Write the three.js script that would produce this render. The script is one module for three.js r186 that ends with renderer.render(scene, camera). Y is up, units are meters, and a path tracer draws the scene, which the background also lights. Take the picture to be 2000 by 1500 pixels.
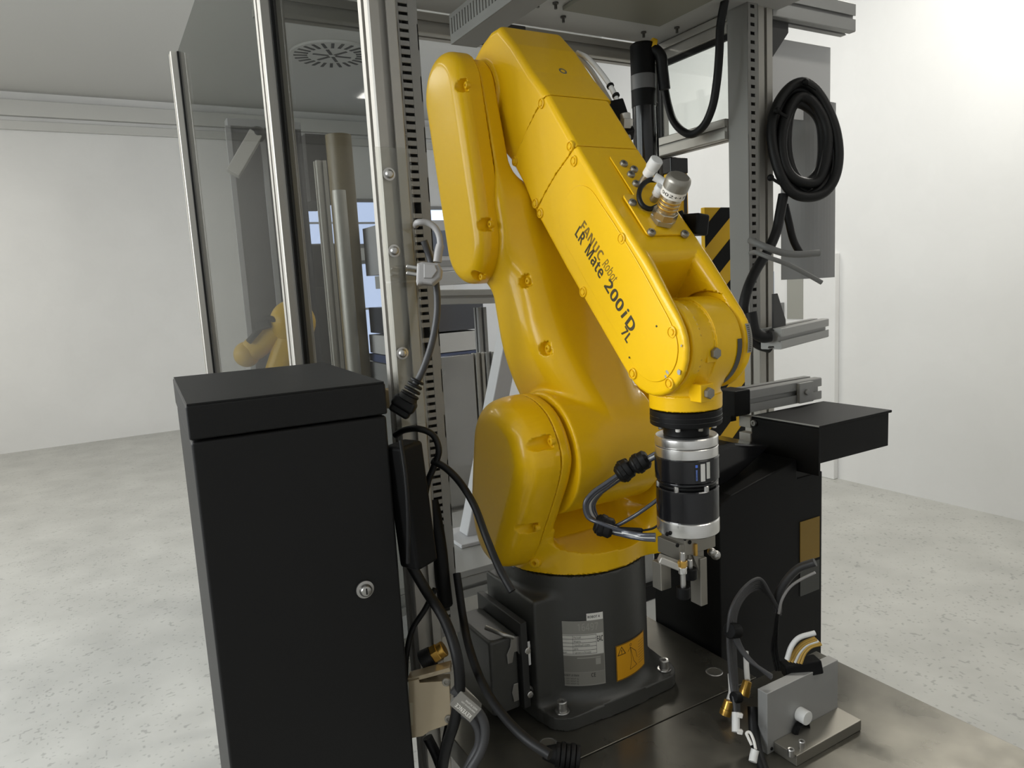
import * as THREE from 'three';
import { RectAreaLightUniformsLib } from 'three/addons/lights/RectAreaLightUniformsLib.js';
import { mergeGeometries } from 'three/addons/utils/BufferGeometryUtils.js';
import { RoundedBoxGeometry } from 'three/addons/geometries/RoundedBoxGeometry.js';
import { FontLoader } from 'three/addons/loaders/FontLoader.js';
import { TextGeometry } from 'three/addons/geometries/TextGeometry.js';

// ---------------------------------------------------------------- camera, light, exposure
// Scene axes: x runs along the cell to the right and away, z to the right and towards the viewer, y up.
// The robot's base axis is the origin, the steel mounting plate is y = 0, the hall floor y = -0.8.
const scene = new THREE.Scene();
scene.background = new THREE.Color(0xbfd4f2);
const V = (x, y, z) => new THREE.Vector3(x, y, z);
const FOC = 1400, FLOOR = -0.8, CEIL = 2.5;
const CAM = V(-0.5057, 0.5245, 0.7470);
const yaw = 60.2 * Math.PI / 180, pitch = 8 * Math.PI / 180, roll = -3.2 * Math.PI / 180;
const toScene = (x, y, z) => V(x * Math.sin(yaw) - z * Math.cos(yaw), y, x * Math.cos(yaw) + z * Math.sin(yaw));
const FWD = toScene(0, -Math.sin(pitch), -Math.cos(pitch));
const RIGHT0 = toScene(1, 0, 0), UP0 = RIGHT0.clone().cross(FWD);
const RIGHT = RIGHT0.clone().multiplyScalar(Math.cos(roll)).addScaledVector(UP0, Math.sin(roll));
const UP = UP0.clone().multiplyScalar(Math.cos(roll)).addScaledVector(RIGHT0, -Math.sin(roll));
const camera = new THREE.PerspectiveCamera(2 * Math.atan(750 / FOC) * 180 / Math.PI, 2000 / 1500, 0.02, 60);
camera.position.copy(CAM); camera.up.copy(UP); camera.lookAt(CAM.clone().add(FWD)); camera.updateMatrixWorld();
scene.add(camera);

const renderer = new THREE.WebGLRenderer({ antialias: true });
renderer.toneMapping = THREE.LinearToneMapping;
renderer.toneMappingExposure = 1.0;
renderer.shadowMap.enabled = true;
RectAreaLightUniformsLib.init();
function areaLight(name, color, intensity, w, h, pos, target) {
  const l = new THREE.RectAreaLight(color, intensity, w, h);
  l.name = name; l.position.copy(pos); l.lookAt(target); scene.add(l); return l;
}
// daylight from the windows in the wall on the x- side, and unseen ceiling luminaires added to brighten hall and arm
const DAY = new THREE.Color(0.95, 0.98, 1.0), LAMP = new THREE.Color(1.0, 0.96, 0.88);
const WINX = -2.95, WINDOWS = [[-2.0, 1.7], [-0.1, 1.7]];
for (const [z, w] of WINDOWS) areaLight('window_light', DAY, 7.2, w, 1.5, V(WINX + 0.06, 1.2, z), V(0, 1.2, z));
const LUMS = [[-2.3, -3.6, 1.2, .3, 26], [-2.6, -5.8, .3, 1.2, 30], [1.9, -3.0, 1.2, .3, 20], [2.6, -0.8, 1.2, .3, 30], [1.1, 1.3, 1.2, .3, 12]];
for (const [x, z, w, d, k] of LUMS) { const l = areaLight('added_light_source', LAMP, k, w, d, V(x, CEIL - 0.075, z), V(x, 0, z)); l.rotation.set(-Math.PI / 2, 0, 0); }

// ---------------------------------------------------------------- pixel helpers (2000 x 1500 frame)
const ray = (x, y) => FWD.clone().addScaledVector(RIGHT, (x - 1000) / FOC).addScaledVector(UP, -(y - 750) / FOC);
const onX = (x, y, X) => { const r = ray(x, y); return CAM.clone().addScaledVector(r, (X - CAM.x) / r.x); };
const onY = (x, y, Y) => { const r = ray(x, y); return CAM.clone().addScaledVector(r, (Y - CAM.y) / r.y); };
const onZ = (x, y, Z) => { const r = ray(x, y); return CAM.clone().addScaledVector(r, (Z - CAM.z) / r.z); };
const at = (x, y, depth) => CAM.clone().addScaledVector(ray(x, y), depth);

// ---------------------------------------------------------------- scene helpers
let seed = 7;
const rnd = () => { seed = (seed * 16807) % 2147483647; return seed / 2147483647; };
const taken = new Map();
function numbered(name) { const k = taken.get(name) || 0; taken.set(name, k + 1); return k ? name + '_' + String(k).padStart(3, '0') : name; }
function tag(o, label, category, group, kind) {
  if (label) o.userData.label = label; if (category) o.userData.category = category;
  if (group) o.userData.group = group; if (kind) o.userData.kind = kind; return o;
}
function thing(name, label, category, group) { const g = new THREE.Group(); g.name = numbered(name); scene.add(g); return tag(g, label, category, group); }
function part(name, geo, mat, parent, label) {
  const m = new THREE.Mesh(geo, mat); m.name = parent === scene ? numbered(name) : name; m.castShadow = m.receiveShadow = true;
  parent.add(m); if (label) m.userData.label = label; return m;
}
const solo = (name, geo, mat, label, category, group) => tag(part(name, geo, mat, scene), label, category, group);
const struct = (name, geo, mat) => tag(part(name, geo, mat, scene), null, null, null, 'structure');
const plain = g => { const n = g.index ? g.toNonIndexed() : g; for (const k of Object.keys(n.attributes)) if (!['position', 'normal', 'uv'].includes(k)) n.deleteAttribute(k); if (!n.attributes.uv) n.setAttribute('uv', new THREE.BufferAttribute(new Float32Array(n.attributes.position.count * 2), 2)); n.morphAttributes = {}; return n; };
const merge = list => mergeGeometries(list.map(plain));
// box with uv in metres and small chamfers
function boxUV(g, k = 1) {
  const p = g.attributes.position, n = g.attributes.normal, uv = new Float32Array(p.count * 2);
  for (let i = 0; i < p.count; i++) {
    const ax = Math.abs(n.getX(i)), ay = Math.abs(n.getY(i)), az = Math.abs(n.getZ(i));
    const [a, b] = ax >= ay && ax >= az ? [p.getZ(i), p.getY(i)] : ay >= az ? [p.getX(i), p.getZ(i)] : [p.getX(i), p.getY(i)];
    uv[2 * i] = a * k; uv[2 * i + 1] = b * k;
  }
  g.setAttribute('uv', new THREE.BufferAttribute(uv, 2)); return g;
}
function box(x0, x1, y0, y1, z0, z1, r = 0.0008) {
  const w = Math.abs(x1 - x0), h = Math.abs(y1 - y0), d = Math.abs(z1 - z0);
  const g = r > 0 ? new RoundedBoxGeometry(w, h, d, 2, Math.min(r, w / 2.01, h / 2.01, d / 2.01)) : new THREE.BoxGeometry(w, h, d);
  g.translate((x0 + x1) / 2, (y0 + y1) / 2, (z0 + z1) / 2); return boxUV(g);
}
// box whose long axis runs from a to b, with cross-section w (towards `side`) by t
function bar(a, b, w, t, side = V(0, 1, 0), r = 0.0008) {
  const e = b.clone().sub(a), L = e.length(); e.normalize();
  const s = side.clone().addScaledVector(e, -side.dot(e)).normalize(), n = e.clone().cross(s);
  const g = box(-L / 2, L / 2, -w / 2, w / 2, -t / 2, t / 2, r);
  g.applyMatrix4(new THREE.Matrix4().makeBasis(e, s, n).setPosition(a.clone().add(b).multiplyScalar(0.5))); return g;
}
function tube(pts, r, seg = 0, rad = 10, tension = 0.5) {
  const c = new THREE.CatmullRomCurve3(pts, false, 'centripetal', tension), n = seg || Math.max(12, pts.length * 8);
  const g = [new THREE.TubeGeometry(c, n, r, rad, false)];
  for (const [u, k] of [[0, -1], [1, 1]]) { const cap = new THREE.CircleGeometry(r, rad); const t = c.getTangent(u).multiplyScalar(k); cap.applyQuaternion(new THREE.Quaternion().setFromUnitVectors(V(0, 0, 1), t)); const p = c.getPoint(u); cap.translate(p.x, p.y, p.z); g.push(cap); }
  return merge(g);
}
// lathe along an axis: profile of [radius, distance] from point p in direction dir
function lathe(profile, p, dir = V(0, 1, 0), seg = 48) {
  const g = new THREE.LatheGeometry(profile.map(([r, y]) => new THREE.Vector2(r, y)), seg);
  g.applyQuaternion(new THREE.Quaternion().setFromUnitVectors(V(0, 1, 0), dir.clone().normalize())); g.translate(p.x, p.y, p.z);
  return creased(g);
}
function creased(g) { // flat shoulders, round walls
  const n = plain(g), p = n.attributes.position, nn = n.attributes.normal, a = V(), b = V(), c = V(), f = V(), q = V();
  for (let i = 0; i < p.count; i += 3) {
    a.fromBufferAttribute(p, i); b.fromBufferAttribute(p, i + 1); c.fromBufferAttribute(p, i + 2);
    f.copy(b).sub(a).cross(q.copy(c).sub(a)); if (f.lengthSq() < 1e-20) continue; f.normalize();
    for (let k = 0; k < 3; k++) { q.fromBufferAttribute(nn, i + k); if (q.dot(f) < 0.93) nn.setXYZ(i + k, f.x, f.y, f.z); }
  }
  return n;
}
const cyl = (p, q, r, seg = 24, r2 = r, ch = 0.0006) => { const d = q.clone().sub(p), L = d.length(), c = Math.min(ch, r * .4, L * .3); return lathe([[0, 0], [r - c, 0], [r, c], [r2, L - c], [r2 - c, L], [0, L]], p, d, seg); };
const ball = (p, r, sx = 1, sy = 1, sz = 1) => { const g = new THREE.SphereGeometry(r, 20, 14); g.scale(sx, sy, sz); g.translate(p.x, p.y, p.z); return g; };
// extruded outline: pts in (a, b), extruded along c, mapped by matrix basis (A, B, C) at origin o
function prism(pts, depth, o, A, B, bevel = 0, holes = [], seg = 3) {
  const sh = new THREE.Shape(pts.map(p => new THREE.Vector2(p[0], p[1])));
  for (const h of holes) sh.holes.push(new THREE.Path(h.map(p => new THREE.Vector2(p[0], p[1]))));
  const g = new THREE.ExtrudeGeometry(sh, { depth: depth - 2 * bevel, bevelEnabled: bevel > 0, bevelSize: bevel, bevelThickness: bevel, bevelOffset: -bevel, bevelSegments: seg, curveSegments: 16 });
  g.translate(0, 0, bevel); g.applyMatrix4(new THREE.Matrix4().makeBasis(A, B, A.clone().cross(B)).setPosition(o)); return g;
}
// extruded aluminium profile w x d, slots on its faces, length L along +y from the origin corner centre
function slotted(w, d, L, { slot = 0.008, deep = 0.007, px = 1, pz = 1 } = {}) {
  const pts = [], c = 0.0015, s = slot / 2, lip = 0.002, un = slot * 0.85;
  const side = (len, n, P) => { // walk one side from -len/2 to len/2, outward +b
    const out = [];
    for (let k = 0; k < n; k++) {
      const m = -len / 2 + len * (k + 0.5) / n;
      out.push([m - s, 0], [m - s, -lip], [m - un, -lip], [m - un * .8, -deep], [m + un * .8, -deep], [m + un, -lip], [m + s, -lip], [m + s, 0]);
    }
    for (const [a, b] of out) pts.push(P(a, b));
  };
  pts.push([-w / 2 + c, d / 2]); side(w, px, (a, b) => [a, d / 2 + b]); pts.push([w / 2 - c, d / 2], [w / 2, d / 2 - c]);
  side(d, pz, (a, b) => [w / 2 + b, -a]); pts.push([w / 2, -d / 2 + c], [w / 2 - c, -d / 2]);
  side(w, px, (a, b) => [-a, -d / 2 - b]); pts.push([-w / 2 + c, -d / 2], [-w / 2, -d / 2 + c]);
  side(d, pz, (a, b) => [-w / 2 - b, a]); pts.push([-w / 2, d / 2 - c]);
  return prism(pts.reverse(), L, V(0, 0, 0), V(1, 0, 0), V(0, 0, -1), 0);
}
// slotted profile laid from a to b; `wide` is the direction of its width
function profile(a, b, w, d, wide, opt) {
  const e = b.clone().sub(a), L = e.length(); e.normalize();
  const x = wide.clone().addScaledVector(e, -wide.dot(e)).normalize(), z = x.clone().cross(e);
  const g = slotted(w, d, L, opt); g.applyMatrix4(new THREE.Matrix4().makeBasis(x, e, z).setPosition(a)); return g;
}
// ---------------------------------------------------------------- distance-field bodies (s = z, h = y, l = -x)
const len2 = (a, b) => Math.sqrt(a * a + b * b);
const smin = (a, b, k) => { const h = Math.max(k - Math.abs(a - b), 0) / k; return Math.min(a, b) - h * h * k * 0.25; };
const smax = (a, b, k) => -smin(-a, -b, k);
function sdPoly(P) {
  const n = P.length;
  return (x, y) => {
    let d = 1e9, s = 1;
    for (let i = 0, j = n - 1; i < n; j = i++) {
      const ex = P[j][0] - P[i][0], ey = P[j][1] - P[i][1], wx = x - P[i][0], wy = y - P[i][1];
      const t = Math.max(0, Math.min(1, (wx * ex + wy * ey) / (ex * ex + ey * ey)));
      const bx = wx - ex * t, by = wy - ey * t; d = Math.min(d, bx * bx + by * by);
      const c1 = y >= P[i][1], c2 = y < P[j][1], c3 = ex * wy > ey * wx;
      if ((c1 && c2 && c3) || (!c1 && !c2 && !c3)) s = -s;
    }
    return s * Math.sqrt(d);
  };
}
// closed smooth outline through points
const smooth = (pts, n = 60) => new THREE.CatmullRomCurve3(pts.map(([a, b]) => V(a, b, 0)), true, 'centripetal').getPoints(n).slice(0, -1).map(p => [p.x, p.y]);
const ext = (d2, l, l0, l1, r) => { const a = d2 + r, b = Math.abs(l - (l0 + l1) / 2) - (l1 - l0) / 2 + r; return Math.min(Math.max(a, b), 0) + len2(Math.max(a, 0), Math.max(b, 0)) - r; };
const sdSeg = (x, y, ax, ay, bx, by) => { const ex = bx - ax, ey = by - ay, t = Math.max(0, Math.min(1, ((x - ax) * ex + (y - ay) * ey) / (ex * ex + ey * ey))); return len2(x - ax - ex * t, y - ay - ey * t); };
function sdfGeo(f, [s0, s1, h0, h1, l0, l1], cell) {
  const nx = Math.ceil((s1 - s0) / cell) + 1, ny = Math.ceil((h1 - h0) / cell) + 1, nz = Math.ceil((l1 - l0) / cell) + 1;
  const v = new Float32Array(nx * ny * nz).fill(1), I = (i, j, k) => (k * ny + j) * nx + i, B = 4, lim = cell * B * 1.8;
  for (let k = 0; k < nz; k += B) for (let j = 0; j < ny; j += B) for (let i = 0; i < nx; i += B) {
    const m = f(s0 + (i + B / 2) * cell, h0 + (j + B / 2) * cell, l0 + (k + B / 2) * cell);
    const far = Math.abs(m) > lim;
    for (let c = k; c < Math.min(k + B, nz); c++) for (let b = j; b < Math.min(j + B, ny); b++) for (let a = i; a < Math.min(i + B, nx); a++)
      v[I(a, b, c)] = far ? m : f(s0 + a * cell, h0 + b * cell, l0 + c * cell);
  }
  const id = new Int32Array(nx * ny * nz).fill(-1), P = [];
  const E = [[0, 1], [2, 3], [4, 5], [6, 7], [0, 2], [1, 3], [4, 6], [5, 7], [0, 4], [1, 5], [2, 6], [3, 7]];
  for (let k = 0; k < nz - 1; k++) for (let j = 0; j < ny - 1; j++) for (let i = 0; i < nx - 1; i++) {
    const c = []; let m = 0;
    for (let q = 0; q < 8; q++) { const x = v[I(i + (q & 1), j + ((q >> 1) & 1), k + (q >> 2))]; c.push(x); if (x < 0) m++; }
    if (m === 0 || m === 8) continue;
    let x = 0, y = 0, z = 0, n = 0;
    for (const [a, b] of E) if ((c[a] < 0) !== (c[b] < 0)) { const t = c[a] / (c[a] - c[b]); x += (a & 1) + ((b & 1) - (a & 1)) * t; y += ((a >> 1) & 1) + (((b >> 1) & 1) - ((a >> 1) & 1)) * t; z += (a >> 2) + ((b >> 2) - (a >> 2)) * t; n++; }
    id[I(i, j, k)] = P.length / 3; P.push(s0 + (i + x / n) * cell, h0 + (j + y / n) * cell, l0 + (k + z / n) * cell);
  }
  const idx = [];
  const quad = (a, b, c, d, flip) => { if (a < 0 || b < 0 || c < 0 || d < 0) return; flip ? idx.push(a, c, b, a, d, c) : idx.push(a, b, c, a, c, d); };
  for (let k = 1; k < nz - 1; k++) for (let j = 1; j < ny - 1; j++) for (let i = 1; i < nx - 1; i++) {
    const a = v[I(i, j, k)] < 0;
    if (a !== (v[I(i + 1, j, k)] < 0)) quad(id[I(i, j - 1, k - 1)], id[I(i, j, k - 1)], id[I(i, j, k)], id[I(i, j - 1, k)], !a);
    if (a !== (v[I(i, j + 1, k)] < 0)) quad(id[I(i - 1, j, k - 1)], id[I(i - 1, j, k)], id[I(i, j, k)], id[I(i, j, k - 1)], !a);
    if (a !== (v[I(i, j, k + 1)] < 0)) quad(id[I(i - 1, j - 1, k)], id[I(i, j - 1, k)], id[I(i, j, k)], id[I(i - 1, j, k)], !a);
  }
  const N = P.length / 3, pos = new Float32Array(N * 3), nor = new Float32Array(N * 3), uv = new Float32Array(N * 2), e = cell * 0.25;
  for (let q = 0; q < N; q++) {
    let x = P[3 * q], y = P[3 * q + 1], z = P[3 * q + 2], gx, gy, gz;
    for (let it = 0; it < 2; it++) {
      gx = f(x + e, y, z) - f(x - e, y, z); gy = f(x, y + e, z) - f(x, y - e, z); gz = f(x, y, z + e) - f(x, y, z - e);
      const g = Math.sqrt(gx * gx + gy * gy + gz * gz) || 1; gx /= g; gy /= g; gz /= g;
      if (it === 0) { const d = Math.max(-cell * .5, Math.min(cell * .5, f(x, y, z))); x -= gx * d; y -= gy * d; z -= gz * d; }
    }
    pos.set([-z, y, x], 3 * q); nor.set([-gz, gy, gx], 3 * q); uv.set([x + z * .7, y + z * .4], 2 * q);
  }
  const g = new THREE.BufferGeometry();
  g.setAttribute('position', new THREE.BufferAttribute(pos, 3)); g.setAttribute('normal', new THREE.BufferAttribute(nor, 3)); g.setAttribute('uv', new THREE.BufferAttribute(uv, 2));
  g.setIndex(idx); return g;
}
// first point of a distance field on the ray through a pixel, as [s, h, l]
const hit = (f, x, y) => { const r = ray(x, y).normalize(); let t = .3, p; for (let i = 0; i < 300; i++) { p = [CAM.z + r.z * t, CAM.y + r.y * t, -(CAM.x + r.x * t)]; const d = f(...p); if (d < .0002) break; t += d * .7; } return p; };
const X1_ = V(1, 0, 0), Y1_ = V(0, 1, 0), Z1_ = V(0, 0, 1);
const R3 = (s, h, l) => V(-l, h, s);           // robot coordinates to scene coordinates
// ---------------------------------------------------------------- materials
function noiseTex(size, fn, srgb = false, rep = 1) {
  const d = new Uint8Array(size * size * 4);
  for (let y = 0; y < size; y++) for (let x = 0; x < size; x++) { const c = fn(x / size, y / size), o = 4 * (y * size + x); if (Array.isArray(c)) { d[o] = c[0]; d[o + 1] = c[1]; d[o + 2] = c[2]; } else d[o] = d[o + 1] = d[o + 2] = Math.max(0, Math.min(255, c)); d[o + 3] = 255; }
  const t = new THREE.DataTexture(d, size, size); t.wrapS = t.wrapT = THREE.RepeatWrapping; t.magFilter = THREE.LinearFilter; t.minFilter = THREE.LinearMipmapLinearFilter; t.generateMipmaps = true;
  if (srgb) t.colorSpace = THREE.SRGBColorSpace; t.repeat.set(rep, rep); t.needsUpdate = true; return t;
}
// tiling value noise
const lattice = new Float32Array(4096); for (let i = 0; i < 4096; i++) lattice[i] = rnd();
function vnoise(u, v, n, m = n) {
  const x = u * n, y = v * m, i = Math.floor(x), j = Math.floor(y), fx = x - i, fy = y - j, g = t => t * t * (3 - 2 * t);
  const L = (a, b) => lattice[(((a % n) + n) % n * 57 + ((b % m) + m) % m * 131 + n * 17) & 4095];
  const a = L(i, j), b = L(i + 1, j), c = L(i, j + 1), d = L(i + 1, j + 1), p = g(fx), q = g(fy);
  return a + (b - a) * p + (c - a) * q + (a - b - c + d) * p * q;
}
const fbm = (u, v, n) => vnoise(u, v, n) * .5 + vnoise(u, v, n * 2) * .27 + vnoise(u, v, n * 4) * .15 + vnoise(u, v, n * 8) * .08;
const texCloud = noiseTex(256, (u, v) => 255 * fbm(u, v, 6), false, 3);
const texPlate = noiseTex(512, (u, v) => 70 + 150 * fbm(u, v, 7), false, 2.5);
const texPlateCol = noiseTex(512, (u, v) => { const k = 185 + 60 * fbm(u, v, 9); return [k, k * .985, k * .95]; }, true, 2.5);
const texBrush = noiseTex(256, (u, v) => 110 + 90 * vnoise(u, v, 2, 128) + 40 * vnoise(u, v, 3, 32), false, 5);
const texPeel = noiseTex(256, (u, v) => 255 * (vnoise(u, v, 24) * .6 + vnoise(u, v, 64) * .4), false, 12);
const texFloor = noiseTex(512, (u, v) => { const k = 178 + 30 * fbm(u, v, 8) + (vnoise(u, v, 170) > .86 ? -26 : 0); return [k, k, k * .98]; }, true, 0.6);
const texWall = noiseTex(256, (u, v) => { const k = 236 + 12 * fbm(u, v, 5); return [k, k, k]; }, true, 0.4);

const S = (o) => new THREE.MeshStandardMaterial(o), lin = (r, g, b) => new THREE.Color().setRGB(r, g, b);
const mat = {
  yellow: new THREE.MeshPhysicalMaterial({ color: lin(0.80, 0.475, 0.004), roughness: 0.34, specularIntensity: 0.5, clearcoat: 0.28, clearcoatRoughness: 0.12, bumpMap: texPeel, bumpScale: 0.00006 }),
  yellowFlat: S({ color: lin(0.78, 0.46, 0.006), roughness: 0.6 }),
  baseGrey: S({ color: lin(0.046, 0.046, 0.042), roughness: 0.42, bumpMap: texPeel, bumpScale: 0.00008 }),
  black: new THREE.MeshPhysicalMaterial({ color: lin(0.004, 0.004, 0.004), specularIntensity: 0.35, roughness: 0.5 }),
  blackGloss: S({ color: lin(0.008, 0.008, 0.009), roughness: 0.16 }),
  blackCabinet: new THREE.MeshPhysicalMaterial({ color: lin(0.007, 0.007, 0.0068), specularIntensity: 0.5, roughness: 0.5, bumpMap: texPeel, bumpScale: 0.00005 }),
  rubber: new THREE.MeshPhysicalMaterial({ color: lin(0.007, 0.007, 0.007), specularIntensity: 0.55, roughness: 0.5 }),
  greyCable: S({ color: lin(0.16, 0.16, 0.155), roughness: 0.5 }),
  darkCable: S({ color: lin(0.035, 0.035, 0.036), roughness: 0.5 }),
  alu: S({ color: lin(0.40, 0.385, 0.35), roughness: 0.48, metalness: 0.6 }),
  aluBright: S({ color: lin(0.72, 0.71, 0.69), roughness: 0.26, metalness: 0.95 }),
  aluMatte: S({ color: lin(0.33, 0.33, 0.32), roughness: 0.55, metalness: 0.5 }),
  steel: S({ color: lin(0.42, 0.41, 0.39), roughness: 0.3, metalness: 0.9 }),
  steelDark: S({ color: lin(0.27, 0.255, 0.22), roughness: 0.38, metalness: 0.75 }),
  plate: S({ color: lin(0.20, 0.197, 0.18), roughness: 0.58, metalness: 0.75, roughnessMap: texPlate, map: texPlateCol }),
  screw: S({ color: lin(0.48, 0.47, 0.45), roughness: 0.3, metalness: 0.9 }),
  screwDark: S({ color: lin(0.10, 0.095, 0.085), roughness: 0.4, metalness: 0.7 }),
  brass: S({ color: lin(0.60, 0.36, 0.08), roughness: 0.3, metalness: 0.85 }),
  nickel: S({ color: lin(0.52, 0.45, 0.33), roughness: 0.24, metalness: 0.9 }),
  zinc: S({ color: lin(0.40, 0.33, 0.22), roughness: 0.5, metalness: 0.25, roughnessMap: texCloud }),
  trunk: S({ color: lin(0.235, 0.230, 0.215), roughness: 0.55 }),
  whitePlastic: S({ color: lin(0.62, 0.62, 0.60), roughness: 0.45 }),
  offWhite: S({ color: lin(0.70, 0.68, 0.64), roughness: 0.4 }),
  greyPlastic: S({ color: lin(0.30, 0.29, 0.28), roughness: 0.5 }),
  wall: S({ color: lin(0.80, 0.80, 0.79), roughness: 0.8, map: texWall }),
  ceiling: S({ color: lin(0.55, 0.55, 0.53), roughness: 0.85, bumpMap: texCloud, bumpScale: 0.0005 }),
  floor: S({ color: lin(0.80, 0.80, 0.79), roughness: 0.45, map: texFloor }),
  lightGrey: S({ color: lin(0.50, 0.50, 0.50), roughness: 0.5 }),
  midGrey: S({ color: lin(0.22, 0.22, 0.22), roughness: 0.5 }),
  darkGrey: S({ color: lin(0.04, 0.04, 0.04), roughness: 0.75 }),
  roofPanel: S({ color: lin(0.42, 0.415, 0.40), roughness: 0.45 }),
  glass: new THREE.MeshPhysicalMaterial({ color: lin(0.93, 0.95, 0.94), roughness: 0.02, transmission: 1, thickness: 0, ior: 1.5 }),
  dimmedPane: new THREE.MeshPhysicalMaterial({ color: lin(0.66, 0.67, 0.66), roughness: 0.03, transmission: 1, thickness: 0, ior: 1.06 }),  // clear panes; the tint stands in for the dim hall behind them
  acrylic: new THREE.MeshPhysicalMaterial({ color: lin(0.93, 0.93, 0.91), roughness: 0.03, transmission: 1, thickness: 0, ior: 1.49 }),
  hose: new THREE.MeshPhysicalMaterial({ color: lin(0.055, 0.060, 0.075), roughness: 0.22, clearcoat: 0.4 }),
  clearHose: new THREE.MeshPhysicalMaterial({ color: lin(0.55, 0.55, 0.53), roughness: 0.15, clearcoat: 0.4 }),
  print: S({ color: lin(0.035, 0.025, 0.004), roughness: 0.5 }),
  printBrown: S({ color: lin(0.17, 0.095, 0.003), roughness: 0.5 }),
  groove: S({ color: lin(0.25, 0.13, 0.003), roughness: 0.6 }),
  lamp: S({ color: 0xffffff, roughness: 0.5, emissive: lin(1, 0.97, 0.9), emissiveIntensity: 1.6 }),
  bluePane: S({ color: 0xffffff, roughness: 0.2, emissive: lin(0.42, 0.58, 1.0), emissiveIntensity: 1.3 }),
  daylight: S({ color: 0xffffff, roughness: 0.2, emissive: lin(0.86, 0.93, 1.0), emissiveIntensity: 1.8 }),
};
for (const k of ['glass', 'dimmedPane', 'acrylic']) mat[k].side = THREE.DoubleSide;
// canvas print: draw(ctx, w, h) in pixels
function canvasTex(w, h, draw) {
  const c = document.createElement('canvas'); c.width = w; c.height = h; const x = c.getContext('2d'); draw(x, w, h);
  const t = new THREE.CanvasTexture(c); t.colorSpace = THREE.SRGBColorSpace; return t;
}
const printMat = (w, h, draw, o = {}) => S({ map: canvasTex(w, h, draw), roughness: 0.5, ...o });
// ---------------------------------------------------------------- the hall
const HX0 = -3.0, HX1 = 3.4, HZ0 = -7.4, HZ1 = 1.9;
struct('floor', box(HX0 - .1, HX1 + .1, FLOOR - .1, FLOOR, HZ0 - .1, HZ1 + .1, 0), mat.floor);
struct('ceiling', box(HX0 - .1, HX1 + .1, CEIL, CEIL + .1, HZ0 - .1, HZ1 + .1, 0), mat.ceiling);
struct('wall_back', box(HX0 - .1, HX1 + .1, FLOOR, CEIL, HZ0 - .1, HZ0, 0), mat.wall);
struct('wall_right', box(HX1, HX1 + .1, FLOOR, CEIL, HZ0, HZ1, 0), mat.wall);
struct('wall_front', box(HX0 - .1, HX1 + .1, FLOOR, CEIL, HZ1, HZ1 + .1, 0), mat.lightGrey);
struct('wall_left', box(HX0 - .1, HX0, FLOOR, CEIL, HZ0, HZ1, 0), mat.wall);
WINDOWS.forEach(([z, w], i) => {
  const g = new THREE.Group(); g.name = 'window_' + (i + 1); g.userData.kind = 'structure'; scene.add(g);
  part('pane', box(HX0 + .001, HX0 + .03, .45, 1.95, z - w / 2, z + w / 2, 0), mat.daylight, g);
  for (const [y0, y1, z0, z1] of [[.40, .45, z - w / 2 - .05, z + w / 2 + .05], [1.95, 2.0, z - w / 2 - .05, z + w / 2 + .05], [.45, 1.95, z - w / 2 - .05, z - w / 2], [.45, 1.95, z + w / 2, z + w / 2 + .05], [.45, 1.95, z - .02, z + .02]])
    part('window_frame', box(HX0 + .001, HX0 + .05, y0, y1, z0, z1), mat.whitePlastic, g);
});
for (const [x, z, w, d] of LUMS) {  // lamp bodies added out of view for the brightening ceiling lights
  const t = thing('added_ceiling_light', 'long white light panel added out of view on the hall ceiling', 'ceiling light', 'added hall ceiling lights');
  part('housing', box(x - w / 2 - .02, x + w / 2 + .02, CEIL - .05, CEIL - .001, z - d / 2 - .02, z + d / 2 + .02), mat.whitePlastic, t);
  part('diffuser', box(x - w / 2, x + w / 2, CEIL - .065, CEIL - .05, z - d / 2, z + d / 2), mat.lamp, t);
}
// ---------------------------------------------------------------- the robot arm
const robot = thing('robot_arm', 'large yellow six axis robot arm with black lettering, bolted to the steel plate', 'robot arm');
const J2 = [0.05, 0.325], J3 = [-0.086, 0.754], J5 = [0.222, 0.456];
// --- grey base
{
  const f = (s, h, l) => {
    const R = len2(s, l), r = 0.0925 + Math.max(0, 0.03 - h) * 0.15;
    let d = Math.max(R - r, h - 0.1765, -h);
    // rounded square foot
    const q = 0.028, fx = Math.max(Math.abs(s) - 0.098 + q, 0), fz = Math.max(Math.abs(l) - 0.098 + q, 0);
    d = smin(d, Math.max(len2(fx, fz) - q, h - 0.017, -h), 0.02);
    // connector housing on the rear (l+)
    const bx = Math.abs(s - 0.0) - 0.060, by = Math.abs(h - 0.076) - 0.076, bl = Math.abs(l - 0.06) - 0.040, r2 = 0.004;
    const e = len2(len2(Math.max(bx + r2, 0), Math.max(by + r2, 0)), Math.max(bl + r2, 0)) + Math.min(Math.max(bx, by, bl) + r2, 0) - r2;
    return Math.max(smin(d, e, 0.012), -h);
  };
  part('base', sdfGeo(f, [-.13, .13, -.006, .19, -.13, .15], .0025), mat.baseGrey, robot, 'dark grey cast base');
}
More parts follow.
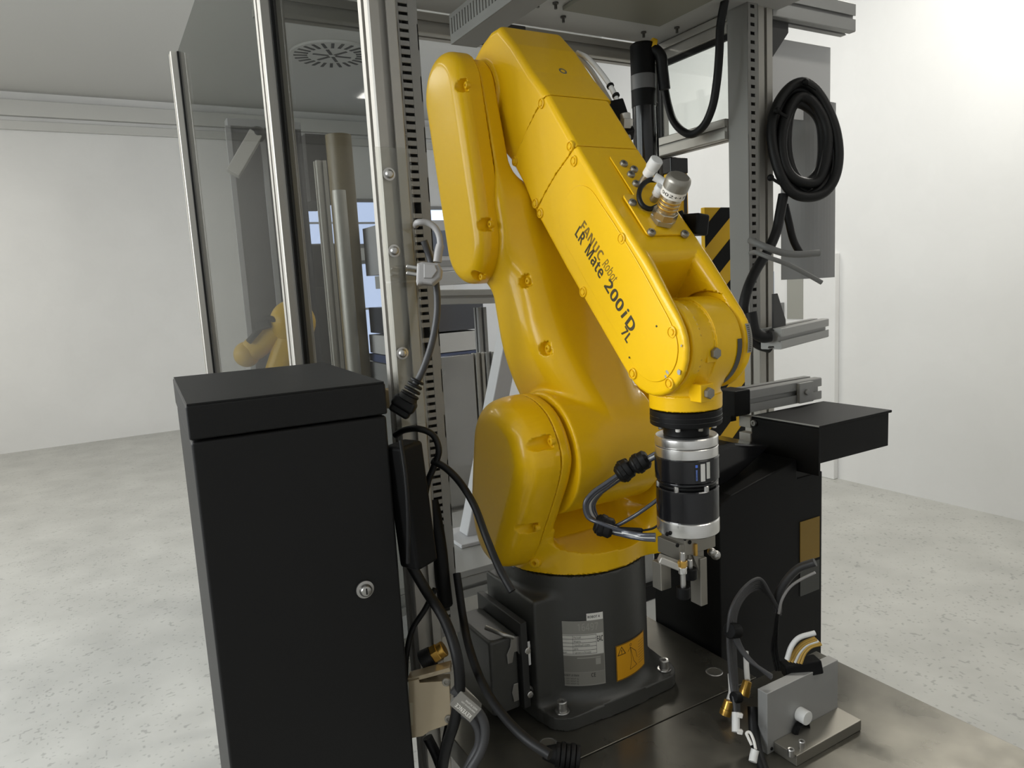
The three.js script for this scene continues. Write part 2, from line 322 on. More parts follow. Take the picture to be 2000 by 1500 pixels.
// --- J1 turret
const coverOutline = smooth([[-.022, .335], [-.03, .30], [-.037, .258], [-.031, .222], [-.014, .196], [.012, .186], [.036, .191], [.058, .214], [.077, .246], [.098, .282], [.113, .312], [.118, .333], [.111, .357], [.094, .379], [.066, .393], [.034, .396], [.004, .384], [-.014, .362]], 90);
const dCover = sdPoly(coverOutline);
{
  const f = (s, h, l) => {
    const R = len2(s, l);
    const bowl = Math.max(R - 0.0925 + 0.01 * Math.max(0, (h - .2) * 2), (h - 0.230 - .045 * Math.min(1, Math.max(0, (.045 - s) / .09)) + .30 * Math.max(0, s) + .12 * Math.max(0, -l)) * .85, 0.1785 - h);
    let d = bowl;
    const p = ext(dCover(s, h), l, .0712, .0885, .0012);
    d = smin(d, p, 0.02);
    // far pillar
    const p2 = ext(sdSeg(s, h, .045, .32, .02, .2) - .07, l, -.1, -.06, .02);
    d = smin(d, p2, 0.03);
    // rear web
    const w = ext(sdSeg(s, h, -.06, .23, -.05, .2) - .03, l, -.07, .07, .02);
    d = smin(d, w, 0.02);
    // clearance round the arm hub
    const hub = Math.max(len2(s - J2[0], h - J2[1]) - .083, Math.abs(l - .006) - .065);
    d = smax(d, -hub, 0.012);
    return Math.max(d, .1785 - h);
  };
  const bs = hit((s, h, l) => Math.min(f(s, h, l), Math.max(ext(dCover(s, h), l, .05, .134, .018), .0894 - l)), 1041, 1098), bp = R3(bs[0], bs[1], bs[2] - .004);
  part('boss', lathe([[.0026, -.002], [.0026, .0062], [.0052, .0062], [.0066, .0050], [.0078, -.002]], bp, V(-.8, 0, .6), 24), mat.yellow, robot);
  part('turret', sdfGeo(f, [-.12, .14, .17, .42, -.12, .10], .0025), mat.yellow, robot);
}
const pocketed = (f0, list, r = .0078, deep = .0055) => { // screw pockets sunk along the joint axis where a pixel meets the body
  const P = list.map(([x, y]) => hit(f0, x, y));
  return [(s, h, l) => { let d = f0(s, h, l); for (const p of P) { const e = len2(s - p[0], h - p[1]) - r; if (e < .01) d = Math.max(d, -Math.max(e, p[2] - deep - l)); } return d; }, P.map(p => [p[0], p[1], p[2] - deep])];
};
const sinkScrews = (P, parent) => { for (const [s, h, l] of P) part('screw', lathe([[0, .0018], [.0016, .0018], [.0016, .0034], [.0036, .0034], [.0042, .0028], [.0042, -.002]], R3(s, h, l), V(-1, 0, 0), 20), mat.yellow, parent); };
{
  const f0 = (s, h, l) => { const k = Math.max(0, l - .095); return Math.max(ext(dCover(s, h) + k * k * 5.5, l, .05, .134, .018), .0894 - l) * .85; };
  const [f, P] = pocketed(f0, [[1070, 863], [1041, 1032]]);
  const c = part('shoulder_cover', sdfGeo(f, [-.05, .13, .17, .41, .08, .15], .002), mat.yellow, robot);
  sinkScrews(P, c);
}
// --- lower arm
{
  const ex = J3[0] - J2[0], ey = J3[1] - J2[1], LL = len2(ex, ey), ax = ex / LL, ay = ey / LL;  // along the arm
  const f = (s, h, l) => {
    const t = (s - J2[0]) * ax + (h - J2[1]) * ay, q = (s - J2[0]) * ay - (h - J2[1]) * ax;      // q > 0 to the front
    const u = Math.max(0, Math.min(1, t / .34));
    const w = .069 - .019 * Math.min(1, u * 1.6), qc = 0;
    const m = Math.min(1, Math.max(0, (t - .02) / .14)), l0 = -.052, l1 = .036 + .041 * m * (2 - m), r = .036;
    const a = Math.max(Math.abs(q - qc) - w + r, 0), b = Math.max(Math.abs(l - (l0 + l1) / 2) - (l1 - l0) / 2 + r, 0);
    const inner = Math.min(0, Math.max(Math.abs(q - qc) - w + r, Math.abs(l - (l0 + l1) / 2) - (l1 - l0) / 2 + r));
    let body = len2(a, b) + inner - r;
    const te = t - .325 + .0, rr = .03;
    { const A = body + rr, B = Math.max(te + rr, -t - 0.0); body = Math.min(Math.max(A, B), 0) + len2(Math.max(A, 0), Math.max(B, 0)) - rr; }
    const hub = ext(len2(s - J2[0], h - J2[1]) - .0725, l, -.052, .0695, .002);
    let d = smin(body, hub, .006);
    const up = ext(sdSeg(s, h, J3[0], J3[1], -.045, .585) - .0475, l, .0555, .0745, .002);
    d = smin(d, up, .035);
    return d * .9;
  };
  const [fp, PP] = pocketed(f, [[1026, 549], [1065, 681]]);
  const a = part('lower_arm', sdfGeo(fp, [-.15, .14, .24, .82, -.06, .11], .0025), mat.yellow, robot);
  sinkScrews(PP, a);
  const cap0 = (s, h, l) => Math.max(ext(sdSeg(s, h, -.088, .757, -.053, .577) - .051, l, .03, .1085, .017), .0755 - l);
  const [cap, PC] = pocketed(cap0, [[905, 166], [952, 438], [935, 541]]);
  const c = part('elbow_motor_cover', sdfGeo(cap, [-.15, .01, .51, .82, .07, .115], .002), mat.yellow, robot);
  sinkScrews(PC, c);
}
// --- elbow housing, mid housing and forearm, cut from one outline along the two seams
const LN = 0.05, LF = -0.037;
const armOutline = [[-.054, .8285], [-.034, .828], [-.004, .7995], [.0292, .7605], [.0623, .7268], [.1119, .6639], [.1675, .596], [.2186, .538], [.2590, .4865]];
{ // wrist end arc
  const a0 = Math.atan2(.4865 - J5[1], .259 - J5[0]);
  for (let k = 1; k < 14; k++) { const a = a0 - k / 14 * (Math.PI * 1.0); armOutline.push([J5[0] + .048 * Math.cos(a), J5[1] + .048 * Math.sin(a)]); }
  armOutline.push([.1870, .4235], [.0875, .5334], [.0192, .6137], [.0033, .639], [-.022, .669], [-.048, .690], [-.085, .699], [-.118, .716], [-.135, .752], [-.130, .782], [-.105, .8085], [-.0785, .8215]);
}
const dArm = sdPoly(armOutline);
const seam = (P, w) => { // signed side of a curved seam through points
  return (s, h) => { let best = 1e9, sg = 1; for (let i = 0; i + 1 < P.length; i++) { const d = sdSeg(s, h, ...P[i], ...P[i + 1]); if (d < best - 1e-9) { best = d; const ex = P[i + 1][0] - P[i][0], ey = P[i + 1][1] - P[i][1]; sg = Math.sign(ex * (h - P[i][1]) - ey * (s - P[i][0])); } } return sg * best; };
};
// points run from the top edge to the bottom edge: positive = wrist side
const seam1 = seam([[.09, .742], [.0623, .7268], [.0378, .7129], [.0163, .6978], [-.0029, .6813], [-.0149, .6699], [-.04, .645]]);
const seam2 = seam([[.135, .679], [.1089, .6609], [.0969, .6535], [.0732, .6402], [.0476, .6216], [.0334, .6091], [.01, .585]]);
const GAP = .0005;
// forearm frame: t along the top edge from (.112,.664), n normal to the top face
const TE = [0.64588792, -0.76343225], TN = [0.76343225, 0.64588792], T0 = [.112, .664];
const topPt = (t, l, off = 0) => R3(T0[0] + TE[0] * t + TN[0] * off, T0[1] + TE[1] * t + TN[1] * off, l);
{
  const body = (s, h, l, r) => ext(dArm(s, h), l, LF, LN, r);
  const elbow = (s, h, l) => {
    let d = ext(dArm(s, h), l, LF - .006, LN, .007);
    // the lower side faces taper in towards the joint
    const k = (s + .02) * .75 + (h - .70) * -.66; // + towards lower wrist side
    d = Math.max(d, l - LN + .05 * Math.max(0, .735 - h - (s + .05) * .25));
    const hub = ext(len2(s - J3[0], h - J3[1]) - .0465, l, .03, .0545, .001);
    d = smin(d, hub, .004);
    return Math.max(d, seam1(s, h) + GAP);
  };
  part('elbow_housing', sdfGeo(elbow, [-.15, .08, .64, .84, -.05, .062], .002), mat.yellow, robot);
  const mid = (s, h, l) => Math.max(body(s, h, l, .006), -seam1(s, h) + GAP, seam2(s, h) + GAP);
  part('mid_housing', sdfGeo(mid, [-.06, .14, .58, .75, -.045, .056], .002), mat.yellow, robot);
  const fore = (s, h, l) => {
    let d = Math.max(body(s, h, l, .005), -seam2(s, h) + GAP);
    const t = (s - T0[0]) * TE[0] + (h - T0[1]) * TE[1], n = (s - T0[0]) * TN[0] + (h - T0[1]) * TN[1];
    // slot between the two wrist forks
    const wide = .0265 + .006 * Math.min(1, Math.max(0, (t - .16) / .08));
    const slot = Math.max(Math.abs(l - .0075) - wide, .158 - t + Math.max(0, -n) * .25, -n - .052 - Math.max(0, t - .2) * 6);
    d = smax(d, -slot, .012);
    const hole = Math.max(len2(s - J5[0], h - J5[1]) - .05, Math.abs(l - .0075) - .0325);
    d = Math.max(d, -hole);
    // raised border on the lettered side: the middle panel lies slightly lower
    return d;
  };
  part('forearm', sdfGeo(fore, [.0, .285, .39, .70, -.045, .058], .002), mat.yellow, robot);
}
// --- wrist hub and flange
{
  const f = (s, h, l) => {
    const R = len2(s - J5[0], h - J5[1]), lc = .0075;
    let d = ext(R - .0455, l, lc - .0325, lc + .032, .003);
    d = Math.max(d, -Math.max(Math.abs(R - .0485) - .006, Math.abs(l - .018) - .009));
    const A = len2(s - J5[0], l - lc);
    const neck = Math.max(A - .0335, h - J5[1], .402 - h), flange = Math.max(A - .0355, h - .408, .3935 - h);
    return smin(smin(d, neck, .008), flange, .003);
  };
  const w = part('wrist', sdfGeo(f, [.16, .285, .388, .52, -.035, .048], .002), mat.yellow, robot);
  // hex bolts on small square pads, facing the front
  const px = [[1398, 690], [1385, 768]];
  for (const [x, y] of px) {
    const c = onZ(x, y, .2665), o = V(0, 0, 1);
    part('pad', box(c.x - .0085, c.x + .0085, c.y - .0085, c.y + .0085, c.z - .02, c.z - .002, .001), mat.yellow, w);
    part('bolt', cyl(c.clone().addScaledVector(o, -.002), c.clone().addScaledVector(o, .0025), .0055, 6), mat.steelDark, w, 'dull steel bolt head');
  }
}
// ---------------------------------------------------------------- lettering, screws, plates and labels on the robot
const fontBold = await new FontLoader().loadAsync('fonts/droid/droid_sans_bold.typeface.json');
const fontReg = await new FontLoader().loadAsync('fonts/droid/droid_sans_regular.typeface.json');
{
  const face = LN + .0012;
  const dirA = V(0, TE[1], TE[0]), dirB = V(0, TN[1], TN[0]);        // along the arm, across it
  const orig = R3(.106, .5723, face);
  // raised middle panel of the lettered side
  const panel = smooth([[.0800, .600], [.0795, .5765], [.0990, .5500], [.1178, .5273], [.1592, .4816], [.1923, .4440], [.2040, .4300], [.2232, .4235], [.2420, .4280], [.2560, .4430], [.2590, .4620], [.2510, .4800], [.2370, .4994], [.2025, .5437], [.1573, .5942], [.1320, .6180], [.1080, .6210]], 80);
  part('side_panel', prism(panel, .0011, R3(0, 0, LN - .0001), V(0, 0, 1), Y1_, .0006), mat.yellow, robot);
  const word = (txt, font, t0, off, len, cap, m, shear = 0) => {
    const g = new TextGeometry(txt, { font, size: 1, depth: .02, curveSegments: 5 }); g.computeBoundingBox(); const b = g.boundingBox;
    const capH = .72, sx = len / (b.max.x - b.min.x), sy = cap / capH;
    g.translate(-b.min.x, 0, 0); if (shear) g.applyMatrix4(new THREE.Matrix4().set(1, shear, 0, 0, 0, 1, 0, 0, 0, 0, 1, 0, 0, 0, 0, 1));
    g.scale(sx, sy, .006);
    g.applyMatrix4(new THREE.Matrix4().makeBasis(dirA, dirB, V(-1, 0, 0)).setPosition(orig.clone().addScaledVector(dirA, t0).addScaledVector(dirB, off).add(V(.0001, 0, 0))));
    part('lettering', g, m, robot, 'printed model lettering');
  };
  word('FANUC', fontBold, .0020, .0122, .0485, .0078, mat.printBrown); word('Robot', fontReg, .0560, .0128, .0255, .0078, mat.printBrown, .25);
  word('LR', fontBold, 0, 0, .0165, .0095, mat.print); word('Mate', fontBold, .0255, 0, .0385, .0095, mat.print); word('200', fontBold, .0735, 0, .0360, .0095, mat.print);
  word('i', fontBold, .1130, 0, .0036, .0098, mat.print, .12); word('D', fontBold, .1225, 0, .0130, .0095, mat.print); word('7L', fontBold, .1250, -.0112, .0145, .0078, mat.print);
  for (const [s, h] of [[.2319, .477], [.1907, .4449]]) part('marker_dot', cyl(R3(s, h, face - .0003), R3(s, h, face + .0003), .0011, 12), mat.print, robot);
  // screw bosses along the border
  const boss = lathe([[0, .0022], [.0028, .0022], [.0033, .0008], [.0042, .0008], [.0046, .0020], [.0056, .0018], [.0060, 0]], V(0, 0, 0), V(-1, 0, 0), 22);
  for (const [s, h] of [[.0523, .7195], [.1040, .6640], [.1095, .6480], [.1841, .5617], [.2520, .4720], [.2470, .4240], [.1946, .4290], [.1166, .5109], [.0300, .6140], [.0395, .6020], [-.0110, .6680]]) { const m = part('screw_boss', boss, mat.yellow, robot); m.position.copy(R3(s, h, LN - .0002)); }
  // bare metal scuffs at the rounded end
  const scuff = (s, h, r, k) => { const pts = []; for (let i = 0; i < 11; i++) { const a = i / 11 * 6.283, q = r * (.45 + .75 * rnd()); pts.push([s + q * Math.cos(a) * k, h + q * Math.sin(a)]); } part('paint_chip', prism(pts, .0003, R3(0, 0, face - .0004), V(0, 0, 1), Y1_, 0), mat.aluMatte, robot, 'chipped paint showing bare metal'); };
  scuff(.2450, .4345, .0026, 1); scuff(.2425, .4300, .0022, .8); scuff(.2600, .4360, .0026, 1); scuff(.2640, .4600, .0018, .6);
}
// ray through a pixel onto the forearm's top face, off metres above it
const topPx = (x, y, off = 0) => { const N = V(0, TN[1], TN[0]), P0 = R3(T0[0], T0[1], 0), r = ray(x, y), k = (off + P0.clone().sub(CAM).dot(N)) / r.dot(N); return CAM.clone().addScaledVector(r, k); };
{
  const N = V(0, TN[1], TN[0]), A = V(0, TE[1], TE[0]), L = V(-1, 0, 0);     // normal, along, lateral (towards l+)
  const onTop = (t, l, o = 0) => topPt(t, l, o);
  const rr = (t0, t1, l0, l1, r) => { const q = []; for (const [ct, cl, a0] of [[t1 - r, l1 - r, 0], [t0 + r, l1 - r, 1], [t0 + r, l0 + r, 2], [t1 - r, l0 + r, 3]]) for (let k = 0; k <= 4; k++) { const a = (a0 + k / 4) * Math.PI / 2; q.push([ct + r * Math.cos(a), cl + r * Math.sin(a)]); } return q; };
  const lower = part('connector_plate', prism(rr(.076, .133, -.0285, .030, .004), .0022, onTop(0, 0, .0020), A, L, .0006), mat.yellow, robot);
  const upper = part('valve_plate', prism(rr(.016, .078, -.029, .0145, .003), .0016, onTop(0, 0, .0014), A, L, .0005), mat.yellow, robot);
  const sc = lathe([[0, .0022], [.0018, .0022], [.0018, .0036], [.0038, .0036], [.0044, .0026], [.0044, 0]], V(0, 0, 0), N, 18);
  for (const [x, y] of [[1234, 398], [1271, 456], [1336, 459]]) { const m = part('screw', sc, mat.steelDark, lower); m.position.copy(topPx(x, y, .0016)); }
  for (const [x, y] of [[1217, 322], [1237, 333], [1231, 343], [1241, 361]]) { const m = part('screw', sc, mat.steelDark, upper); m.position.copy(topPx(x, y, .001)); }
  for (const [x, y] of [[1098, 142]]) part('plug_screw', lathe([[0, .001], [.003, .001], [.003, .0022], [.0052, .0022], [.006, 0]], topPx(x, y, -.003), N, 20), mat.steelDark, robot);
  for (const [x, y] of [[1060, 170], [1171, 187]]) part('small_screw', cyl(topPx(x, y, -.004), topPx(x, y, -.004).addScaledVector(N, .0045), .003, 14), mat.screwDark, robot);
  // round cable connector
  const c = topPx(1293, 432, .002), D = N.clone().addScaledVector(L, .10).addScaledVector(A, -.18).normalize();
  const con = thing('cable_connector', 'round metal cable connector with a white number band on the forearm', 'connector');
  const P = k => c.clone().addScaledVector(D, k);
  part('flange_nut', cyl(P(0), P(.006), .0135, 6), mat.steel, con); part('ring_nut', cyl(P(.005), P(.013), .0128, 8), mat.nickel, con);
  part('body', cyl(P(.0125), P(.031), .0105, 28), mat.nickel, con);
  part('flat', merge([0, 1, 2].map(i => { const a = i * 2.1; return cyl(P(.016 + i * .004), P(.0185 + i * .004), .0109, 28); })), mat.brass, con);
  part('number_band', cyl(P(.030), P(.0385), .0122, 36), mat.offWhite, con, 'white band with black numbers');
  { const tex = printMat(512, 96, (x, w, h) => { x.fillStyle = '#d8d4cb'; x.fillRect(0, 0, w, h); x.fillStyle = '#3a372f'; x.font = 'bold 58px sans-serif'; for (let i = 0; i < 3; i++) x.fillText('902++', i * 175 + 10, 68); });
    const g = new THREE.CylinderGeometry(.01235, .01235, .0075, 40, 1, true); g.applyQuaternion(new THREE.Quaternion().setFromUnitVectors(V(0, 1, 0), D)); const q = P(.03425); g.translate(q.x, q.y, q.z); part('number_print', g, tex, con); }
  part('cap', lathe([[0, .0125], [.0095, .0125], [.0118, .0108], [.0126, .008], [.0126, 0], [0, 0]], P(.0385), D, 36), mat.steelDark, con, 'dark grey end cap');
  // pneumatic fittings and the looped black seal
  const fit = thing('air_fitting', 'pair of white and clear push in air fittings on the forearm', 'air fitting');
  const f1 = topPx(1252, 362, .002), f2 = topPx(1275, 392, .002);
  for (const [q, h, r] of [[f1, .030, .006], [f2, .017, .0055]]) { part('stem', cyl(q, q.clone().addScaledVector(N, h * .5), r * .75, 16), mat.steel, fit); part('collar', cyl(q.clone().addScaledVector(N, h * .45), q.clone().addScaledVector(N, h), r, 18), mat.offWhite, fit); part('cap', cyl(q.clone().addScaledVector(N, h * .75), q.clone().addScaledVector(N, h * 1.12), r * 1.15, 18), mat.whitePlastic, fit); }
  part('elbow', tube([[1278, 345], [1290, 352], [1302, 362], [1312, 372]].map(([x, y]) => topPx(x, y, .022)), .0042, 20, 12), mat.whitePlastic, fit);
  part('clip', bar(topPx(1280, 372, .012), topPx(1297, 380, .012), .009, .006, N, .001), mat.whitePlastic, fit);
  solo('sealing_loop', tube([[1283, 352, .018], [1268, 352, .016], [1253, 364, .012], [1248, 385, .008], [1256, 402, .006], [1270, 408, .006], [1286, 402, .010]].map(([x, y, o]) => topPx(x, y, o)), .0026, 50, 12), mat.rubber, 'black rubber loop round the air fittings beside the round connector', 'cable');
  // far side: black plug, air hoses, valve
  const B2 = (x, y, l = -.055) => onX(x, y, -l);
  const v = thing('air_valve', 'black air valve block on the far side of the elbow', 'valve');
  part('block', bar(B2(1197, 205), B2(1212, 250), .022, .022, RIGHT, .002), mat.black, v); part('block_foot', bar(B2(1206, 235), B2(1226, 268), .018, .016, RIGHT, .002), mat.black, v);
  const w = thing('cable_gland', 'slim grey metal cable gland behind the forearm', 'cable gland');
  part('nut', cyl(B2(1223, 252), B2(1224, 232), .0075, 6), mat.alu, w); part('cap', cyl(B2(1222, 236), B2(1221, 222), .0062, 18), mat.alu, w); part('stem', cyl(B2(1225, 280), B2(1224, 250), .0045, 14), mat.steelDark, w);
  solo('air_hose', tube([[1128, 103], [1146, 112], [1168, 135], [1190, 165], [1202, 188], [1208, 206]].map(([x, y]) => B2(x, y)), .0032, 40, 10), mat.clearHose, 'clear air hose with two black marks arching behind the elbow', 'hose');
  solo('inner_air_hose', tube([[1130, 112], [1150, 132], [1172, 165], [1188, 192], [1196, 207]].map(([x, y]) => B2(x, y)), .0030, 40, 10), mat.clearHose, 'plain clear air hose close to the elbow housing', 'hose');
  for (const [x, y] of [[1192, 168], [1203, 187]]) { const q = B2(x, y); solo('hose_clip', cyl(q.clone().add(V(0, .0015, -.001)), q.clone().add(V(0, -.0015, .001)), .0045, 14), mat.black, 'thin black clip on the clear air hose', 'clip', 'clips on the air hose'); }
  const k = thing('black_plug', 'black moulded plug on the far edge of the forearm below the connector', 'plug');
  part('body', bar(B2(1340, 440, -.048), B2(1374, 438, -.048), .022, .018, UP, .003), mat.black, k); part('neck', tube([B2(1325, 415, -.04), B2(1332, 430, -.042), B2(1342, 444, -.045)], .005, 14, 10), mat.black, k); part('collar', bar(B2(1352, 425, -.05), B2(1352, 458, -.05), .016, .012, RIGHT, .002), mat.black, k);
}
// wrist marks
{ const R = .0458; const tex = printMat(64, 256, (c, w, h) => { c.fillStyle = '#33322c'; c.fillRect(0, 0, w, h); c.fillStyle = '#9a968a'; c.font = 'bold 46px sans-serif'; c.fillText('J5', 6, 50); c.fillRect(24, 80, 8, 150); });
  const mk = (a0, a1, l0, l1, m, rad, lab) => { const g = new THREE.CylinderGeometry(rad, rad, l1 - l0, 14, 1, true, a0, a1 - a0); g.rotateZ(Math.PI / 2); g.translate(-(l0 + l1) / 2, J5[1], J5[0]); part('wrist_label', g, m, robot, lab); };
  mk(-1.2, .1, -.0225, -.0165, S({ color: lin(.05, .05, .045), roughness: .45 }), R + .0006, 'dark scale band on the wrist');
  mk(-.20, .38, -.034, -.0275, printMat(256, 64, (c, w, h) => { c.fillStyle = '#8d8a80'; c.fillRect(0, 0, w, h); c.fillStyle = '#3c3a33'; for (let i = 0; i < 14; i++) c.fillRect(12 + i * 17, 14, 9, 34); }), .0487, 'grey printed label on the wrist fork'); }
// labels wrapped round the base
{
  const wrap = (name, a0, a1, h0, h1, m, rad, lab) => { const t0 = (90 - a0) * Math.PI / 180, t1 = (90 - a1) * Math.PI / 180; const g = new THREE.CylinderGeometry(rad, rad, h1 - h0, 24, 1, true, t0, t1 - t0); g.translate(0, (h0 + h1) / 2, 0); return part(name, g, m, robot, lab); };
  const np = printMat(512, 448, (c, w, h) => {
    c.fillStyle = '#8b8982'; c.fillRect(0, 0, w, h); c.fillStyle = '#a09d95'; c.font = '70px monospace'; c.fillText('16497', 250, 68);
    c.fillStyle = '#c9c7bf'; c.fillRect(8, 92, 496, 142); c.strokeStyle = '#4b4a45'; c.lineWidth = 3; c.strokeRect(14, 98, 420, 128); c.beginPath(); c.moveTo(205, 98); c.lineTo(205, 226); c.stroke(); for (let k = 1; k < 5; k++) { c.beginPath(); c.moveTo(14, 98 + k * 25.6); c.lineTo(434, 98 + k * 25.6); c.stroke(); }
    c.fillStyle = '#3b3a36'; c.font = '19px sans-serif'; ['English', 'Model', 'Serial No.', 'Date', 'Made in Japan'].forEach((q, i) => c.fillText(q, 24, 119 + i * 25.6)); ['Русский', 'Модель', 'Серийный номер', 'Дата', 'Сделано в Японии'].forEach((q, i) => c.fillText(q, 214, 119 + i * 25.6, 212));
    c.fillStyle = '#2b2a27'; c.font = 'bold 54px sans-serif'; c.fillText('EAC', 440, 150, 62);
    c.fillStyle = '#74726b'; c.fillRect(8, 240, 496, 112); c.fillStyle = '#96948c'; c.fillRect(240, 250, 230, 8); c.fillRect(420, 262, 50, 44);
    c.fillStyle = '#7f7d76'; c.fillRect(8, 356, 496, 84); c.fillStyle = '#33322e'; c.font = 'bold 20px sans-serif'; c.fillText('FANUC ROBOT LR Mate', 30, 380); c.font = '15px sans-serif'; for (let k = 0; k < 3; k++) c.fillText('TYPE  SERIAL  DATE  WEIGHT  kg', 30, 402 + k * 17); c.font = 'bold 40px sans-serif'; c.fillText('CE', 368, 390);
  }, { roughness: .4 });
  wrap('nameplate', 143, 103.8, .0385, .1215, np, .0934, 'silver nameplate with a white sublabel');
  wrap('name_sticker', 116.5, 104, .1216, .1305, printMat(256, 96, (c, w, h) => { c.fillStyle = '#dedcd5'; c.fillRect(0, 0, w, h); c.fillStyle = '#20201e'; c.font = 'bold 46px sans-serif'; c.fillText('ROBOT 4', 14, 66, 230); }), .0935, 'white sticker reading ROBOT 4');
  wrap('warning_sticker', 94.5, 60, .0362, .0822, printMat(384, 320, (c, w, h) => {
    c.fillStyle = '#d79a10'; c.fillRect(0, 0, w, h); c.strokeStyle = '#4a3405'; c.lineWidth = 6; c.strokeRect(5, 5, w - 10, h - 10); c.lineWidth = 7; c.beginPath(); c.moveTo(60, 24); c.lineTo(100, 92); c.lineTo(20, 92); c.closePath(); c.stroke(); c.fillStyle = '#4a3405'; c.fillRect(56, 48, 9, 24); c.fillRect(56, 77, 9, 8);
    c.lineWidth = 5; c.beginPath(); c.moveTo(130, 90); c.lineTo(160, 60); c.lineTo(230, 120); c.lineTo(250, 190); c.moveTo(160, 60); c.lineTo(200, 200); c.lineTo(240, 250); c.lineTo(150, 260); c.lineTo(170, 180); c.closePath(); c.stroke(); c.beginPath(); c.arc(165, 40, 10, 0, 7); c.stroke();
    c.lineWidth = 3; for (let k = 0; k < 9; k++) { c.beginPath(); c.moveTo(270, 60 + k * 24); c.lineTo(360, 60 + k * 24); c.stroke(); } }), .0936, 'yellow warning sticker with a robot drawing');
}
// rear connector hood with silver latches, and base bolts
{
  const t = thing('connector_hood', 'dark grey rectangular cable hood with silver locking levers on the robot base', 'connector hood');
  part('hood', merge([box(-.154, -.1165, .018, .112, -.046, .046, .004)]), mat.baseGrey, t);
  part('panel', box(-.1160, -.1070, .020, .128, -.056, .054, .001), S({ color: lin(.022, .022, .021), roughness: .5 }), t);
  part('label', (() => { const g = new THREE.PlaneGeometry(.003, .030); const p = onZ(1030, 1277, .0545); g.translate(-.106, p.y, .0546); return g; })(), mat.whitePlastic, t, 'white strip label');
  for (const [y, full] of [[.098, 1], [.042, 0]]) {
    const o = V(-.122, y, .0465);
    const pts = full ? [[-.004, .014], [.006, .012], [.008, .002], [.013, -.003], [.013, -.009], [.006, -.011], [.003, -.006], [-.001, -.006], [-.004, -.018], [-.010, -.018], [-.011, -.006], [-.006, .002]] : [[-.004, .010], [.002, .010], [.002, -.012], [-.005, -.012], [-.007, 0]];
    const lv = part('latch_lever', prism(pts, .002, o, X1_, Y1_, .0005), mat.steel, t, 'polished steel locking lever');
    part('pivot', cyl(V(-.108, y - .006, .0465), V(-.108, y - .006, .056), .0042, 18), mat.aluBright, lv); part('pivot_ring', lathe([[.0045, 0], [.0075, .001], [.0075, .003], [.0045, .004]], V(-.108, y - .005, .047), Z1_, 22), mat.steel, lv);
    if (full) part('spring_strap', tube([o.clone().add(V(-.001, .013, .0015)), o.clone().add(V(-.012, .019, .000)), o.clone().add(V(-.026, .024, -.02))], .0028, 14, 8), mat.steel, lv);
  }
  for (const [s, l] of [[.08, .08], [.08, -.08], [-.08, -.08]]) {
    const p = R3(s, .0172, l), b = thing('base_bolt', 'socket head bolt holding the grey robot base to the plate', 'bolt', 'bolts of the robot base');
    part('washer', lathe([[.003, 0], [.0085, 0], [.009, .0006], [.0085, .0018], [.003, .0018]], p, Y1_, 28), mat.steel, b);
    part('head', lathe([[0, .006], [.0034, .006], [.0034, .0135], [.0055, .0138], [.0063, .0128], [.0063, .0018], [0, .0018]], p, Y1_, 28), mat.screw, b);
  }
  for (const [x, y, h] of [[1303, 1332, .0006], [1114, 1414, .0006]]) { const p = onY(x, y, 0), pts = []; for (let k = 0; k <= 14; k++) { const a = -2.4 + k / 14 * 4.8; pts.push([.0028 * Math.sin(a), -.0028 * Math.cos(a)]); } pts.push([0, .0058]); solo('drop_sticker', prism(pts, h, p.clone(), toScene(1, 0, 0), toScene(0, 0, -1), 0), S({ color: lin(.55, .27, .03), roughness: .5 }), 'tiny orange drop shaped sticker on the steel plate beside a base bolt', 'sticker', 'drop stickers on the plate'); }
  for (const [x, y, lab] of [[1395, 1312, 'recessed round bolt hole in the plate beside the machine housing'], [1070, 1452, 'recessed round bolt hole in the plate beside the cable connector']]) { const p = onY(x, y, 0); const b = thing('plate_bolt', lab, 'bolt'); part('rim', lathe([[.0085, -.001], [.0088, .0008], [.0105, .0008], [.0112, 0]], p, Y1_, 32), mat.screw, b); part('socket', lathe([[0, -.0005], [.0088, -.0002]], p.clone().add(V(0, .0006, 0)), Y1_, 24), mat.steelDark, b); }
}
// ---------------------------------------------------------------- steel mounting plates
solo('mounting_plate', box(-.2, .183, -.03, 0, -.235, .1408, .001), mat.plate, 'dark brushed steel plate the robot arm is bolted to', 'plate');
solo('front_plate', box(-.2, .30, -.03, -.0004, .1422, .62, .001), mat.plate, 'brushed steel plate in front of the seam beside the cable connectors', 'plate');
// ---------------------------------------------------------------- the cell: posts, panes, beams, roof
const TOP = 1.2;
const OPT45 = { slot: .008, deep: .007 }, OPT45b = { slot: .009, deep: .008 };
function profileThing(name, a, b, w, d, wide, label, opt = OPT45, m = mat.alu, cat = 'post') { return solo(name, profile(a, b, w, d, wide, opt), m, label, cat); }
const X1 = V(1, 0, 0), Y1 = V(0, 1, 0), Z1 = V(0, 0, 1);
profileThing('aluminium_post', V(-.2235, FLOOR, .023), V(-.2235, TOP, .023), .03, .03, X1, 'aluminium profile post beside the slotted grey cable trunking');
profileThing('aluminium_post', V(-.222, FLOOR, -.425), V(-.222, TOP, -.425), .036, .036, X1, 'slim aluminium post standing behind the black cabinet between two panes');
profileThing('aluminium_post', V(-.222, FLOOR, -1.5), V(-.222, TOP, -1.5), .04, .04, X1, 'aluminium post closing the far end of the clear cell wall');
